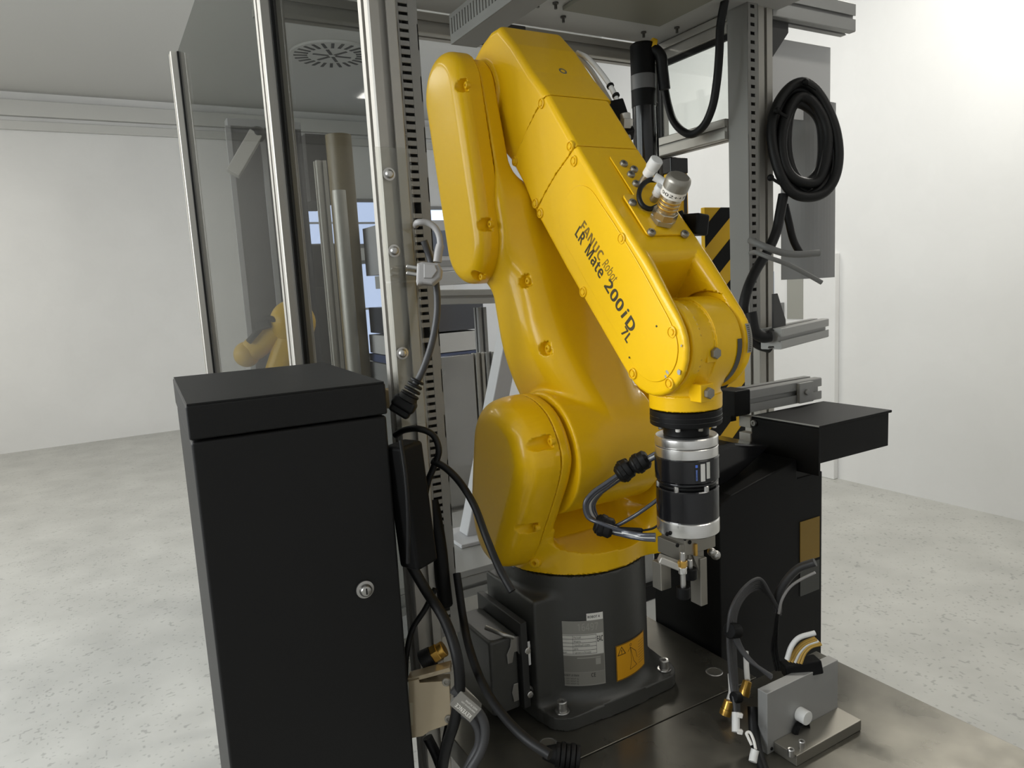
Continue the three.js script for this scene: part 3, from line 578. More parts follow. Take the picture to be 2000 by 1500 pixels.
// panes
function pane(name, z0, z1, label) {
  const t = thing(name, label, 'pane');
  part('sheet', box(-.2235, -.2195, .02, TOP, z0, z1, 0), mat.dimmedPane, t);
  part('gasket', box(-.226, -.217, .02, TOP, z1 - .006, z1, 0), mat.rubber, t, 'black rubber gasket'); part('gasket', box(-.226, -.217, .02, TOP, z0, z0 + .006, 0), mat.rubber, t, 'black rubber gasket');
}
pane('clear_pane', -.406, .0075, 'tall clear pane between the two aluminium posts, tinted to dim the view behind');
pane('clear_pane', -1.48, -.445, 'tall clear pane beyond the slim aluminium post, tinted to dim the view behind');
// slotted trunking on the post
function trunking(name, x0, x1, z0, z1, y0, y1, pitch, gap, label, face, skip = () => false) {
  const t = thing(name, label, 'cable trunking');
  const w = .0018;
  part('back', box(x0, x1, y0, y1, z0, z0 + w), mat.trunk, t);
  part('channel_side', box(x0, x0 + w, y0, y1, z0, z1, .0004), mat.trunk, t); part('channel_side', box(x1 - w, x1, y0, y1, z0, z1, .0004), mat.trunk, t);
  const n = Math.floor((y1 - y0) / pitch);
  const a = x0 + (x1 - x0) * face[0], b = x0 + (x1 - x0) * face[1];
  const g = box(a, b, 0, pitch - gap, z1 - w, z1, .0004);
  part('front_strip', box(x0, a, y0, y1, z1 - w, z1, .0004), mat.trunk, t); part('front_strip', box(b, x1, y0, y1, z1 - w, z1, .0004), mat.trunk, t);
  for (let i = 0; i < n; i++) { if (skip(i)) continue; const m = part('finger', g, mat.trunk, t); m.position.y = y0 + i * pitch; }
  return t;
}
const trunkB = trunking('cable_trunking', -.208, -.184, -.005, .033, .13, TOP, .0082, .0032, 'grey slotted cable trunking on the post with a grey plug hanging from it', [.14, .56], i => [58, 50, 42, 40, 39].includes(i));
{ // small lettering printed along the trunking
  const tex = printMat(512, 40, (c, w, h) => { c.fillStyle = '#87847d'; c.fillRect(0, 0, w, h); c.fillStyle = '#3f3d38'; c.font = 'bold 32px sans-serif'; c.fillText('ABB 05183CM', 8, 31, 490); });
  const a = onZ(789, 250, .0332), b = onZ(796, 335, .0332), L = a.y - b.y, g = new THREE.PlaneGeometry(L, .0026);
  g.applyMatrix4(new THREE.Matrix4().makeBasis(V(0, -1, 0), V(1, 0, 0), V(0, 0, 1)).setPosition(V(-.2063, (a.y + b.y) / 2, .0332))); part('lettering', g, tex, trunkB);
}
// clear acrylic covers over the post
for (const [y0, y1, lab, scr] of [[285, 548, 'upper clear acrylic cover plate screwed over the aluminium post', [[760, 340], [770, 490]]], [556, 832, 'lower clear acrylic cover plate screwed over the aluminium post', [[786, 690]]]]) {
  const t = thing('acrylic_cover', lab, 'cover plate');
  const a = onZ(705, y0, .042), b = onZ(792, y1, .042);
  part('sheet', box(-.2445, -.2065, b.y, a.y, .0405, .0425, .0004), mat.acrylic, t);
  for (const [x, y] of scr) { const p = onZ(x, y, .0425); part('screw', lathe([[0, .003], [.003, .003], [.0045, .0015], [.0045, .0005], [.0065, .0004], [.0065, 0]], p, Z1, 20), mat.screw, t, 'small steel button screw with washer'); }
}
// back beams and corner
profileThing('cross_beam', V(-.2, 1.035, -.62), V(.70, 1.035, -.62), .04, .04, Y1, 'long grey aluminium beam across the back of the cell under the roof', OPT45, mat.alu, 'beam');
profileThing('side_beam', V(.72, 1.035, -.6), V(.72, 1.035, -.378), .04, .04, Y1, 'short aluminium beam under the roof beside the hanging black cable', OPT45, mat.alu, 'beam');
solo('lower_side_beam', profile(V(.71, .822, -.6), V(.71, .822, -.378), .042, .04, Y1, OPT45), mat.alu, 'lower aluminium beam below the small window above the yellow light curtain', 'beam');
profileThing('aluminium_post', V(.72, FLOOR, -.62), V(.72, 1.0155, -.62), .04, .04, X1, 'rear corner post behind the black tube lamp');
profileThing('aluminium_post', V(.76, FLOOR, -.352), V(.76, TOP, -.352), .045, .045, X1, 'aluminium post beside the perforated trunking and the coiled black hose');
{ // trunking on the far post, slots on the side towards the viewer
  const t = thing('cable_trunking', 'flat grey trunking with a row of small square holes on the far post', 'cable trunking');
  part('channel_side', box(.700, .7018, .40, TOP, -.377, -.323, .0005), mat.trunk, t);
  part('back', box(.7018, .730, .40, TOP, -.377, -.3755, .0005), mat.trunk, t);
  part('channel_side', box(.7287, .7305, .40, TOP, -.3755, -.323, .0005), mat.trunk, t);
  part('front_strip', box(.700, .7085, .40, TOP, -.3245, -.323, .0004), mat.trunk, t); part('front_strip', box(.7205, .7305, .40, TOP, -.3245, -.323, .0004), mat.trunk, t);
  const g = box(.7085, .7205, 0, .0105, -.3245, -.323, .0003);
  for (let y = .40; y < TOP - .012; y += .0172) { const m = part('finger', g, mat.trunk, t); m.position.y = y; }
}
// roof of the cell with screws and a hatch panel
{
  const t = thing('roof_panel', 'pale grey sheet roof of the cell seen from below with hanging screws', 'roof panel');
  part('sheet', box(-.20, .80, 1.057, 1.062, -.60, .60, .0008), mat.roofPanel, t);
  for (const [x, y] of [[1085, 5], [1100, 32], [1257, 62], [1322, 53], [1050, 2]]) { const p = onY(x, y, 1.057); part('screw', lathe([[0, -.012], [.003, -.012], [.003, -.004], [.006, -.003], [.006, 0]], p, Y1, 12), mat.screwDark, t, 'hanging screw end'); }
  const a = onY(1105, 15, 1.05), b = onY(1288, 51, 1.05);
  const h = thing('roof_hatch', 'olive grey rectangular panel fixed below the cell roof', 'hatch panel');
  part('panel', box(Math.min(a.x, b.x), Math.max(a.x, b.x) , 1.0485, 1.0565, Math.min(a.z, b.z), Math.min(a.z, b.z) + .30, .001), S({ color: lin(.20, .19, .15), roughness: .6 }), h);
}
// overhead beam with slotted trunking that runs towards the viewer
{
  const t = thing('overhead_trunking', 'short overhead grey trunking with narrow slots above the robot elbow', 'cable trunking');
  const a = onX(880, 78, .10), b = onX(1030, -40, .10);
  const y = a.y + .012, z0 = a.z, z1 = Math.max(b.z, z0 + .45);
  part('body', box(.1022, .152, y - .02, y + .03, z0, z1, .0006), mat.trunk, t);
  part('side_rail', box(.10, .1022, y - .02, y - .004, z0, z1, .0004), mat.trunk, t); part('side_rail', box(.10, .1022, y + .022, y + .03, z0, z1, .0004), mat.trunk, t);
  const g = box(.10, .1022, y - .004, y + .022, 0, .0072, .0003);
  for (let z = z0; z < z1 - .008; z += .0105) { const m = part('finger', g, mat.trunk, t); m.position.z = z; }
}
{ const p = onZ(960, 45, -.58); solo('beam_hanger', merge([box(p.x - .025, p.x + .02, p.y - .03, 1.015, -.598, -.56), box(p.x - .035, p.x + .03, p.y - .035, p.y - .028, -.6, -.5)]), mat.darkGrey, 'dark bracket hanging from the back beam behind the elbow', 'bracket'); }
// ---------------------------------------------------------------- black cabinet and what hangs round it
{
  const h = .44, c0 = onY(750, 745, h), rot = -.05;               // cabinet corner, turned a little against the cell
  const t = thing('black_cabinet', 'large plain black cabinet with a flat lid and a small silver lock', 'cabinet');
  t.position.set(c0.x, 0, c0.z); t.rotation.y = rot;
  const W = .17, D = .25;
  part('body', box(-W, 0, FLOOR + .001, h - .0325, -D, 0, .003), mat.blackCabinet, t);
  part('lid', box(-W - .001, .001, h - .031, h - .0015, -D - .001, .001, .002), mat.blackCabinet, t);
  part('top_sheet', box(-W, 0, h - .0018, h, -D, 0, .0005), mat.blackCabinet, t);
  t.updateMatrixWorld(true);
  const inv = t.matrixWorld.clone().invert(), toLocal = p => p.clone().applyMatrix4(inv);
  // point where the ray through a pixel meets the cabinet front (local z = 0)
  const n = V(Math.sin(rot), 0, Math.cos(rot)), pt = (x, y) => { const r = ray(x, y), k = c0.clone().sub(CAM).dot(n) / r.dot(n); return toLocal(CAM.clone().addScaledVector(r, k)); };
  const q = pt(712, 1150);
  const lock = part('lock', lathe([[0, .007], [.0045, .007], [.006, .005], [.006, .0025], [.0085, .002], [.0085, 0]], V(q.x, q.y, .0005), Z1, 28), mat.steel, t, 'round silver lock');
  part('keyway', box(q.x - .0006, q.x + .0006, q.y - .003, q.y + .003, .0072, .0078, 0), mat.black, lock);
}
solo('brown_block', (() => { const p = at(766, 778, .80); return box(p.x - .006, p.x + .008, p.y - .011, p.y + .011, p.z - .01, p.z + .01, .001); })(), S({ color: lin(.20, .135, .045), roughness: .6 }), 'small brown block wedged behind the cabinet top edge', 'block');
// grey plug with its cord looped through the trunking
{
  const D = .72;
  const t = thing('power_plug', 'grey two pin power plug hanging in front of the slotted trunking', 'plug');
  const P = (x, y, k = 0) => at(x, y, D + k);
  const o = P(840, 530), R = RIGHT, U = UP, N = FWD.clone().negate(), s = D / FOC;
  const out = [[-24, -14], [-14, -17], [18, -14], [24, -2], [22, 14], [6, 28], [-12, 26], [-24, 30], [-26, 22]].map(([a, b]) => [a * s, -b * s]);
  part('body', prism(out, .016, o.clone().addScaledVector(N, -.008), R, U, .003), mat.greyPlastic, t);
  const dish = part('thumb_grip', prism([[-10, -12], [12, -10], [16, 2], [6, 16], [-10, 16]].map(([a, b]) => [a * s, -b * s]), .003, o.clone().addScaledVector(N, .0072), R, U, .001), mat.greyPlastic, t);
  for (const k of [520, 533]) part('pin', cyl(P(818, k + 4), P(794, k), .0022, 14), mat.screw, t, 'bare metal pin');
  part('sleeve', tube([P(854, 512), P(857, 490), P(860, 478)], .0042, 12, 12), mat.greyPlastic, t);
  part('cord', tube([P(860, 480), P(858, 462), P(850, 445), P(835, 435), P(818, 434), P(812, 440, .02)], .0032, 30, 10), mat.greyPlastic, t);
}
// dark mains cord from the plug down to the socket connector
{
  const t = thing('mains_cord', 'dark grey mains cord with a black moulded socket hanging down the trunking', 'power cord');
  const P = (x, y, d = .73) => at(x, y, d);
  part('cord', tube([P(828, 470), P(838, 500, .735), P(850, 545, .735), P(854, 600), P(848, 650), P(836, 695), P(820, 735), P(810, 752)], .0036, 60, 10), mat.darkCable, t);
  const a = P(816, 742), b = P(800, 772), c = P(783, 800);
  part('strain_relief', merge([0, 1, 2, 3].map(i => { const p = a.clone().lerp(b, i / 3.4); return cyl(p, p.clone().add(b.clone().sub(a).multiplyScalar(.16)), .0075 + i * .0008, 16); })), mat.rubber, t);
  part('socket', merge([cyl(b.clone().lerp(a, .1), b.clone().lerp(c, .35), .0085, 20, .0115), bar(b.clone().lerp(c, .2), c, .025, .017, RIGHT, .004), bar(c.clone().lerp(b, .25), c.clone().lerp(b, -.35), .022, .014, RIGHT, .003)]), mat.rubber, t);
}
// black power supply brick hanging behind the cabinet edge
{
  const t = thing('power_brick', 'black boxy power supply brick hung between the cabinet and the trunking', 'power supply');
  const a = at(803, 985, .705);
  const b = part('case', (() => { const g = new RoundedBoxGeometry(.030, .125, .026, 3, .004); g.rotateY(.4); g.rotateZ(.06); g.translate(a.x, a.y, a.z); return g; })(), mat.black, t);
  part('strap', tube([at(782, 860, .68), at(792, 930, .675), at(797, 1010, .675), at(797, 1100, .68)], .0022, 20, 8), mat.rubber, t);
}
// black cables round the cabinet corner
const cableD = [
  ['looped_cable', 'black cable that arches over the power brick and down to the plate', .0034, mat.rubber, [[772, 850, .76], [790, 840, .75], [820, 838, .74], [846, 850, .74], [857, 880, .74], [848, 910, .745], [836, 940, .75], [830, 975, .76], [832, 1000, .77]]],
  ['draped_cable', 'thick black cable draped past the shoulder down to the plug on the plate', .0038, mat.rubber, [[845, 900, .745], [868, 912, .74], [895, 938, .735], [925, 985, .72], [950, 1050, .70], [975, 1110, .69], [1000, 1155, .68]]],
  ['thick_cable', 'thick black cable running down beside the cabinet to the floor', .0056, mat.rubber, [[795, 1090, .74], [830, 1150, .74], [868, 1210, .72], [892, 1280, .70], [898, 1340, .70], [890, 1400, .71], [872, 1460, .74], [858, 1540, .77]]],
  ['long_cable', 'long black cable curving across the plate to a round black connector', .0044, mat.rubber, [[892, 1120, .80], [905, 1210, .78], [918, 1270, .74], [945, 1340, .70], [985, 1400, .66], [1030, 1445, .63], [1075, 1475, .615]]],
  ['side_cable', 'black cable beside the power brick bending into the cabinet side', .0030, mat.rubber, [[850, 1150, .76], [830, 1190, .76], [805, 1230, .76], [794, 1280, .76], [792, 1330, .77]]],
  ['flat_cable', 'wide black cable hanging between the power brick and the trunking', .0085, mat.black, [[843, 975, .80], [850, 1020, .80], [858, 1070, .80], [864, 1130, .80], [870, 1180, .81]]],
  ['hanging_cable', 'black cable hanging under the brass coloured box to the floor', .0055, mat.rubber, [[835, 1440, .78], [850, 1470, .78], [875, 1540, .78]]],
  ['crossing_cable', 'black cable crossing another one under the brass coloured box', .0045, mat.rubber, [[877, 1415, .77], [868, 1460, .77], [850, 1540, .77]]],
];
for (const [nm, lab, r, m, pts] of cableD) solo(nm, tube(pts.map(p => at(...p)), r, 60, 12), m, lab, 'cable');
{ // cable with a wrapped grey tag
  const t = thing('tagged_cable', 'black looped cable wrapped with a grey printed tag beside the brass box', 'cable');
  const D = .70, P = (x, y, d = D) => at(x, y, d);
  part('cord', tube([P(884, 1345), P(905, 1362), P(930, 1385), P(945, 1410), P(947, 1440), P(938, 1470), P(920, 1500), P(900, 1530)], .0046, 50, 12), mat.darkCable, t);
  part('second_cord', tube([P(900, 1390, .71), P(920, 1400, .71), P(936, 1425, .71), P(936, 1455, .71), P(922, 1485, .71), P(905, 1520, .71)], .0052, 50, 12), mat.darkCable, t);
  const tex = printMat(256, 128, (c, w, h) => { c.fillStyle = '#77746d'; c.fillRect(0, 0, w, h); c.fillStyle = '#cfccc4'; c.font = 'bold 44px sans-serif'; c.save(); c.translate(w, h); c.rotate(Math.PI); c.fillText('KEYENCE', 24, 48); c.font = '20px sans-serif'; c.fillText('www.keyence.com', 24, 82); c.fillText('MADE IN JAPAN', 24, 108); c.restore(); });
  const a = P(890, 1358), b = P(930, 1392), e = b.clone().sub(a).normalize(), up = UP.clone().addScaledVector(e, -UP.dot(e)).normalize(), n = e.clone().cross(up);
  const g = new THREE.PlaneGeometry(a.distanceTo(b), .017); g.applyMatrix4(new THREE.Matrix4().makeBasis(e, up, n).setPosition(a.clone().add(b).multiplyScalar(.5).addScaledVector(n, .0063)));
  part('tag', bar(a, b, .017, .0115, up, .001), S({ color: lin(.18, .175, .16), roughness: .5 }), t, 'grey paper tag'); part('tag_print', g, tex, t);
}
// sheet metal box with two screws
{
  const t = thing('sheet_metal_box', 'dull brass coloured sheet metal sensor box with two corner screws', 'metal box');
  const D = .74, P = (x, y, d = D) => at(x, y, d), s = D / FOC, o = P(840, 1370), N = FWD.clone().negate();
  const out = [[-42, -40], [-22, -46], [-20, -38], [38, -42], [42, 38], [34, 44], [0, 56], [-14, 66], [-38, 70]].map(([a, b]) => [a * s, -b * s]);
  const face = part('front_plate', prism(out, .0025, o, RIGHT, UP, .0006), mat.zinc, t);
  part('housing', prism([[-40, -34], [36, -38], [38, 34], [0, 50], [-34, 62]].map(([a, b]) => [a * s, -b * s]), .022, o.clone().addScaledVector(FWD, .022), RIGHT, UP, .001), mat.zinc, t);
  part('top_flange', prism([[-44, -44], [38, -66], [40, -58], [-42, -36]].map(([a, b]) => [a * s, -b * s]), .02, o.clone().addScaledVector(FWD, .02), RIGHT, UP, .0005), mat.zinc, t);
  for (const [x, y] of [[872, 1330], [877, 1402]]) { const p = P(x, y).addScaledVector(N, .0025); part('screw', lathe([[0, .0006], [.0018, .0006], [.0022, .0016], [.0040, .0013], [.0046, 0]], p, N, 20), mat.steelDark, t, 'steel screw'); }
  part('slot_label', prism([[-3, -22], [3, -22], [3, 22], [-3, 22]].map(([a, b]) => [(a - 36) * s, -(b + 22) * s]), .0006, o.clone().addScaledVector(N, .0026), RIGHT, UP, 0), S({ color: lin(.33, .29, .20), roughness: .6 }), t);
  const g = thing('brass_gland', 'small brass cable gland on top of the sheet metal box', 'cable gland');
  const a = P(846, 1280, .77), b = P(868, 1266, .77);
  part('nut', cyl(a, a.clone().lerp(b, .55), .010, 6), mat.brass, g); part('collar', cyl(a.clone().lerp(b, .5), b, .0085, 20), mat.brass, g); part('boot', cyl(a.clone().lerp(b, -.9), a, .012, 18, .0105), mat.rubber, g);
}
{ const p = onY(1120, 1478, .015), q = onY(1060, 1470, .02), t = thing('round_connector', 'round ribbed black cable connector lying on the steel plate', 'connector');
  part('boot', cyl(q, q.clone().lerp(p, .45), .0065, 16, .0105), mat.rubber, t);
  part('shell', merge([0, 1, 2, 3, 4].map(i => { const e = p.clone().sub(q); return cyl(q.clone().addScaledVector(e, .42 + i * .16), q.clone().addScaledVector(e, .56 + i * .16), .0125 + (i % 2) * .0012, 18); })), mat.rubber, t); }
// ---------------------------------------------------------------- right side of the cell
{ // black tube lamp with label and angled cable boot
  const t = thing('tube_lamp', 'black tubular lamp with a grey label band near its top', 'tube lamp');
  const Z = -.5, a = onZ(1254, 86, Z), b = onZ(1262, 345, Z), ax = V(0, 1, 0);
  a.x = b.x = (a.x + b.x) / 2; const R = .0255;
  const at0 = y => V(a.x, y, Z), y1 = a.y, y0 = b.y - .02, L = y1 - y0;
  part('tube', lathe([[0, 0], [R, 0], [R, L - .13], [R + .0005, L - .128]], at0(y0), Y1, 32), mat.blackGloss, t);
  part('cap', lathe([[R + .0005, 0], [R + .001, .002], [R + .001, .126], [R - .002, .130], [0, .130]], at0(y1 - .13), Y1, 32), mat.black, t);
  part('label_band', lathe([[R + .0014, 0], [R + .0014, .03]], at0(y1 - .095), Y1, 32), S({ color: lin(.12, .12, .12), roughness: .4 }), t, 'grey printed label');
  const lp = V(a.x - .012, y1 - .074, Z + R + .001);
  const side = part('side_rail', box(a.x + .018, a.x + .03, y0 + .0, y1 - .12, Z - .012, Z + .012, .002), mat.blackGloss, t);
  const c = [[1276, 96, 0], [1290, 110, .01], [1294, 140, .01]].map(([x, y, k]) => onZ(x, y, Z + .02 + k));
  part('cable_boot', tube([onZ(1262, 98, Z), ...c, onZ(1298, 175, Z + .03)], .0125, 24, 14), mat.rubber, t);
  part('yellow_ring', cyl(onZ(1270, 88, Z + .015), onZ(1278, 91, Z + .018), .0155, 24), mat.yellowFlat, t, 'yellow collar ring');
  part('stand', box(a.x - .004, a.x + .03, y0 - .12, y0 + .02, Z - .01, Z + .018, .002), mat.black, t);
}
solo('hanging_hose', tube([[1298, 170], [1305, 205], [1315, 235], [1333, 256], [1352, 262], [1375, 245], [1391, 210], [1400, 160], [1405, 100], [1407, 50], [1416, 0], [1424, -40]].map(([x, y], i) => onX(x, y, .655)), .0085, 90, 14), mat.rubber, 'thick black hose hanging in a loop beside the tube lamp', 'hose');
{ // small window in the side wall and panes
  const t = thing('clear_pane', 'small clear pane above the lower side beam beside the hanging hose', 'pane');
  part('sheet', box(.708, .711, .845, 1.013, -.598, -.38, 0), mat.glass, t); part('gasket', box(.706, .713, 1.003, 1.0145, -.598, -.38, 0), mat.rubber, t, 'black gasket'); part('gasket', box(.706, .713, .845, 1.003, -.6, -.588, 0), mat.rubber, t, 'black gasket');
}
{ // yellow light curtain post with a black cap
  const t = thing('light_curtain', 'yellow light curtain bar with a black end cap', 'light curtain');
  const Z = -.56, a = onZ(1310, 306, Z), b = onZ(1344, 306, Z), m = onZ(1327, 338, Z).y;
  const x0 = a.x, x1 = b.x;
  part('end_cap', box(x0, x1, m, a.y, Z - .03, Z, .003), mat.blackGloss, t);
  part('housing', box(x0 + .001, x1 - .001, FLOOR + .001, m, Z - .028, Z - .001, .003), mat.yellowFlat, t);
  part('front_window', box(x1 - .016, x1 - .006, FLOOR + .1, m - .01, Z - .004, Z + .0006, .001), mat.blackGloss, t);
}
{ // hazard striped board
  const t = thing('hazard_board', 'yellow and black hazard striped board behind the wrist', 'warning board');
  const Z = -.50, a = onZ(1388, 405, Z), b = onZ(1497, 405, Z), y0 = onZ(1430, 872, Z).y, y1 = a.y, x0 = a.x - .02, x1 = b.x;
  part('board', box(x0, x1, y0, y1, Z - .012, Z, .001), mat.yellowFlat, t);
  const st = (x1 - x0), k = .098;
  for (let i = -6; i < 9; i++) {
    const base = y0 + i * k; // stripe rising to the right
    const poly = [[x0, base], [x1, base + st * .85], [x1, base + st * .85 + k * .5], [x0, base + k * .5]];
    const clip = poly.map(([x, y]) => [x, Math.max(y0, Math.min(y1, y))]);
    const A = Math.abs(THREE.ShapeUtils.area(clip.map(p => new THREE.Vector2(...p)))); if (A < 1e-4) continue;
    // clip properly against the board's height
    const C = []; for (let q = 0; q < 4; q++) { const p = poly[q], r = poly[(q + 1) % 4]; const add = y => { const u = (y - p[1]) / (r[1] - p[1]); C.push([u, [p[0] + (r[0] - p[0]) * u, y]]); }; const seg = [[0, p]]; for (const yy of [y0, y1]) if ((p[1] - yy) * (r[1] - yy) < 0) { const u = (yy - p[1]) / (r[1] - p[1]); seg.push([u, [p[0] + (r[0] - p[0]) * u, yy]]); } seg.sort((m, n) => m[0] - n[0]); for (const [, v] of seg) C.push([0, v]); }
    const pts = C.map(c => c[1]).filter(([, y]) => y >= y0 - 1e-6 && y <= y1 + 1e-6); if (pts.length < 3) continue;
    part('stripe', prism(pts, .0008, V(0, 0, Z), X1, Y1, 0), mat.black, t, 'black diagonal stripe');
  }
}
{ // black machine hood at the plate's edge
  const t = thing('black_hood', 'matt black machine housing with a sloping lid beside the gripper', 'machine housing');
  const Z = .075, px = (x, y) => { const p = onZ(x, y, Z); return [p.x, p.y]; };
  const c = px(1402, 985), r = px(1590, 885);
  const outl = [[.188, FLOOR + .001], [.188, c[1] - .012], [.192, c[1] - .002], px(1430, 968), px(1476, 942), px(1540, 908), [.345, px(1560, 897)[1]], [.346, .222], [.402, .222], [.402, FLOOR + .001]];
  part('housing', prism(outl, .135, V(0, 0, Z - .135), X1, Y1, .002), mat.black, t);
  const lid = [[.188, c[1] - .004], [.188, c[1] + .052], [.215, c[1] + .066], [.26, c[1] + .066], [.333, c[1] + .050], px(1476, 946)];
  part('lid', prism(lid, .10, V(0, 0, Z - .135), X1, Y1, .006), mat.blackGloss, t, 'glossy black sloping lid');
  const a = onZ(1563, 1020, Z + .001), b = onZ(1600, 1165, Z + .001), m = onZ(1563, 1100, Z);
  part('label_plate', box(a.x, b.x, m.y, a.y, Z, Z + .0015, .0004), S({ color: lin(.20, .12, .012), roughness: .6 }), t, 'brown label plate');
  part('label_strip', box(a.x, b.x, b.y + .012, m.y - .004, Z, Z + .0015, .0004), S({ color: lin(.045, .045, .04), roughness: .6 }), t);
}
{ // black tray with an aluminium beam along its back edge
  const t = thing('black_tray', 'black tray with a dark front plate and an aluminium end block', 'tray');
  const X = .35, c = onX(1468, 811, X), f = onX(1585, 823, X), lo = onX(1468, 840, X).y;
  part('tray_top', box(X, X + .17, c.y - .004, c.y, c.z, f.z + .012, .0008), mat.black, t);
  part('front_plate', box(X, X + .004, c.y - .072, c.y - .004, c.z + .0, f.z + .012, .0008), mat.black, t);
  part('tray_body', box(X + .004, X + .165, c.y - .055, c.y - .004, c.z + .002, f.z + .01, .001), mat.black, t);
  part('edge_line', box(X - .0006, X + .0006, c.y - .0014, c.y + .0004, c.z, f.z + .012, 0), mat.steel, t, 'bright bare metal edge');
  const e = onX(1445, 812, X);
  for (const k of [0, 1]) part('end_block', box(X - .002, X + .012, c.y - .020 - k * .026, c.y - .003 - k * .026, e.z, c.z - .001, .0006), mat.alu, t, 'aluminium end block');
  const s = onX(1473, 826, X - .001); part('screw', lathe([[0, .001], [.002, .001], [.002, .003], [.0045, .003], [.005, 0]], s, V(-1, 0, 0), 18), mat.steel, t, 'steel screw');
  part('leg', box(.335, .347, c.y - .012, c.y + .03, e.z - .016, e.z - .004, .001), mat.black, t);
  const p0 = V(X + .005, c.y + .02, c.z - .025);
  const tb = solo('tray_beam', profile(p0, p0.clone().add(V(.17, 0, 0)), .036, .036, Y1, OPT45), mat.aluMatte, 'dark aluminium beam along the back of the black tray', 'beam');
  solo('beam_end_cap', box(X - .03, X + .0035, c.y + .0005, c.y + .040, c.z - .045, c.z - .005, .002), mat.black, 'square black end cap on the tray beam', 'end cap');
  const a = onZ(1560, 770, c.z - .0055); solo('corner_bracket', merge([box(a.x - .004, a.x + .03, c.y + .003, c.y + .036, c.z - .0065, c.z + .0, .001), cyl(V(a.x + .012, c.y + .02, c.z), V(a.x + .012, c.y + .02, c.z + .004), .005, 14)]), mat.aluMatte, 'small aluminium bracket with a screw on the tray beam', 'bracket');
}
{ // horizontal beam on the right with gusset, cables rest on it
  const h = .385, a = onY(1506, 662, h), b = onY(1600, 640, h);
  solo('shelf_beam', profile(a, b, .042, .042, Y1, OPT45), mat.aluMatte, 'dark aluminium beam carrying the cables beside the far post', 'beam');
  const e = b.clone().sub(a).normalize(), o = a.clone().addScaledVector(e, .004).add(V(0, .0215, 0));
  solo('gusset', prism([[0, 0], [.062, 0], [.062, .012], [.02, .068], [0, .068]], .004, o, e, Y1, .0005), mat.darkGrey, 'dark triangular gusset plate on the shelf beam', 'gusset');
}
{ // top right beam along x and gusset
  solo('top_beam', profile(V(.786, 1.075, -.352), V(1.06, 1.075, -.352), .06, .04, Y1, OPT45), mat.aluMatte, 'dark aluminium beam at the top beside the coiled hose', 'beam');
  solo('gusset', prism([[0, 0], [.07, 0], [.07, -.02], [.02, -.075], [0, -.075]], .004, V(.786, 1.0445, -.354), X1, Y1, .0005), mat.darkGrey, 'dark triangular gusset plate under the top beam', 'gusset');
  solo('white_sheet', box(.80, 1.06, .86, 1.03, -.40, -.396, .0005), S({ color: lin(.50, .50, .50), roughness: .4 }), 'grey sheet hung under the top beam behind the coiled hose', 'sheet');
}
{ // coil of black hose on the far post
  const t = thing('hose_coil', 'coil of thick black hose tied with cable ties hung on the far post', 'hose');
  const D = 1.50, P = (x, y, k = 0) => at(x, y, D + k);
  for (let i = 0; i < 5; i++) {
    const pts = []; for (let k = 0; k <= 40; k++) { const a = k / 40 * Math.PI * 2, rx = 64 - i * 6.5 + 4 * Math.sin(a * 2 + i), ry = 112 - i * 9 + 5 * Math.sin(a * 3 + i * 2); pts.push(P(1572 + rx * Math.cos(a) + 6 * Math.sin(a), 278 + ry * Math.sin(a), (i % 3) * .012 - .012)); }
    part('turn', tube(pts, .0105, 90, 12), mat.rubber, t);
  }
  for (const [x, y] of [[1573, 160], [1517, 216], [1505, 347]]) part('tie', merge([ball(P(x, y, -.03), .007), bar(P(x, y, -.03), P(x + 22, y + 14, -.03), .006, .003, UP)]), mat.black, t, 'black cable tie');
  part('hook', bar(P(1518, 300, .02), P(1540, 300, .03), .02, .02, UP, .002), mat.midGrey, t, 'grey hook on the post');
  part('tail', tube([P(1530, 380), P(1523, 420), P(1517, 450), P(1500, 490, -.01), P(1478, 525, -.02), P(1460, 565, -.03), P(1452, 605, -.03), P(1462, 645, -.02), P(1480, 672, 0), P(1503, 680, .01)], .0105, 70, 12), mat.rubber, t);
}
solo('spare_hose', tube([[1533, 400, 1.545], [1540, 430, 1.545], [1550, 470, 1.55], [1566, 500, 1.56]].map(p => at(...p)), .008, 30, 12), mat.rubber, 'short black hose beside the coil reaching behind the grey cable', 'hose');
solo('bent_hose', tube([[1466, 610, 1.43], [1474, 648, 1.43], [1490, 658, 1.43], [1505, 656, 1.43]].map(p => at(...p)), .012, 30, 12), mat.rubber, 'second black hose bent into the end of the shelf beam', 'hose');
solo('grey_cable', tube([[1466, 470, 1.5], [1475, 474, 1.44], [1500, 484, 1.42], [1530, 494, 1.42], [1560, 497, 1.42], [1600, 494, 1.42]].map(p => at(...p)), .0068, 50, 12), mat.greyCable, 'thick grey cable leaving the far trunking to the right', 'cable');
solo('thin_grey_cable', tube([[1466, 494, 1.5], [1480, 494, 1.40], [1505, 504, 1.38], [1540, 517, 1.38], [1575, 535, 1.38], [1605, 552, 1.38]].map(p => at(...p)), .0045, 50, 12), mat.greyCable, 'thin grey cable sagging below the thick grey one', 'cable');
{ // rolled grey plastic sheet behind the coil
  const t = thing('curved_sheet', 'grey curved plastic sheet hanging behind the coiled hose', 'sheet');
  const o = at(1570, 380, 1.72), s = 1.72 / FOC;
  const A = [], Bp = []; for (let k = 0; k <= 14; k++) { const u = k / 14, x = (-45 + 95 * u) * s, d = .05 * Math.sin(u * Math.PI * .8); A.push([x, d]); Bp.unshift([x, d + .002]); }
  part('sheet', prism([...A, ...Bp], .40, o.clone().add(V(0, .20, 0)), RIGHT0, FWD.clone().setY(0).normalize().negate(), 0), mat.midGrey, t);
}
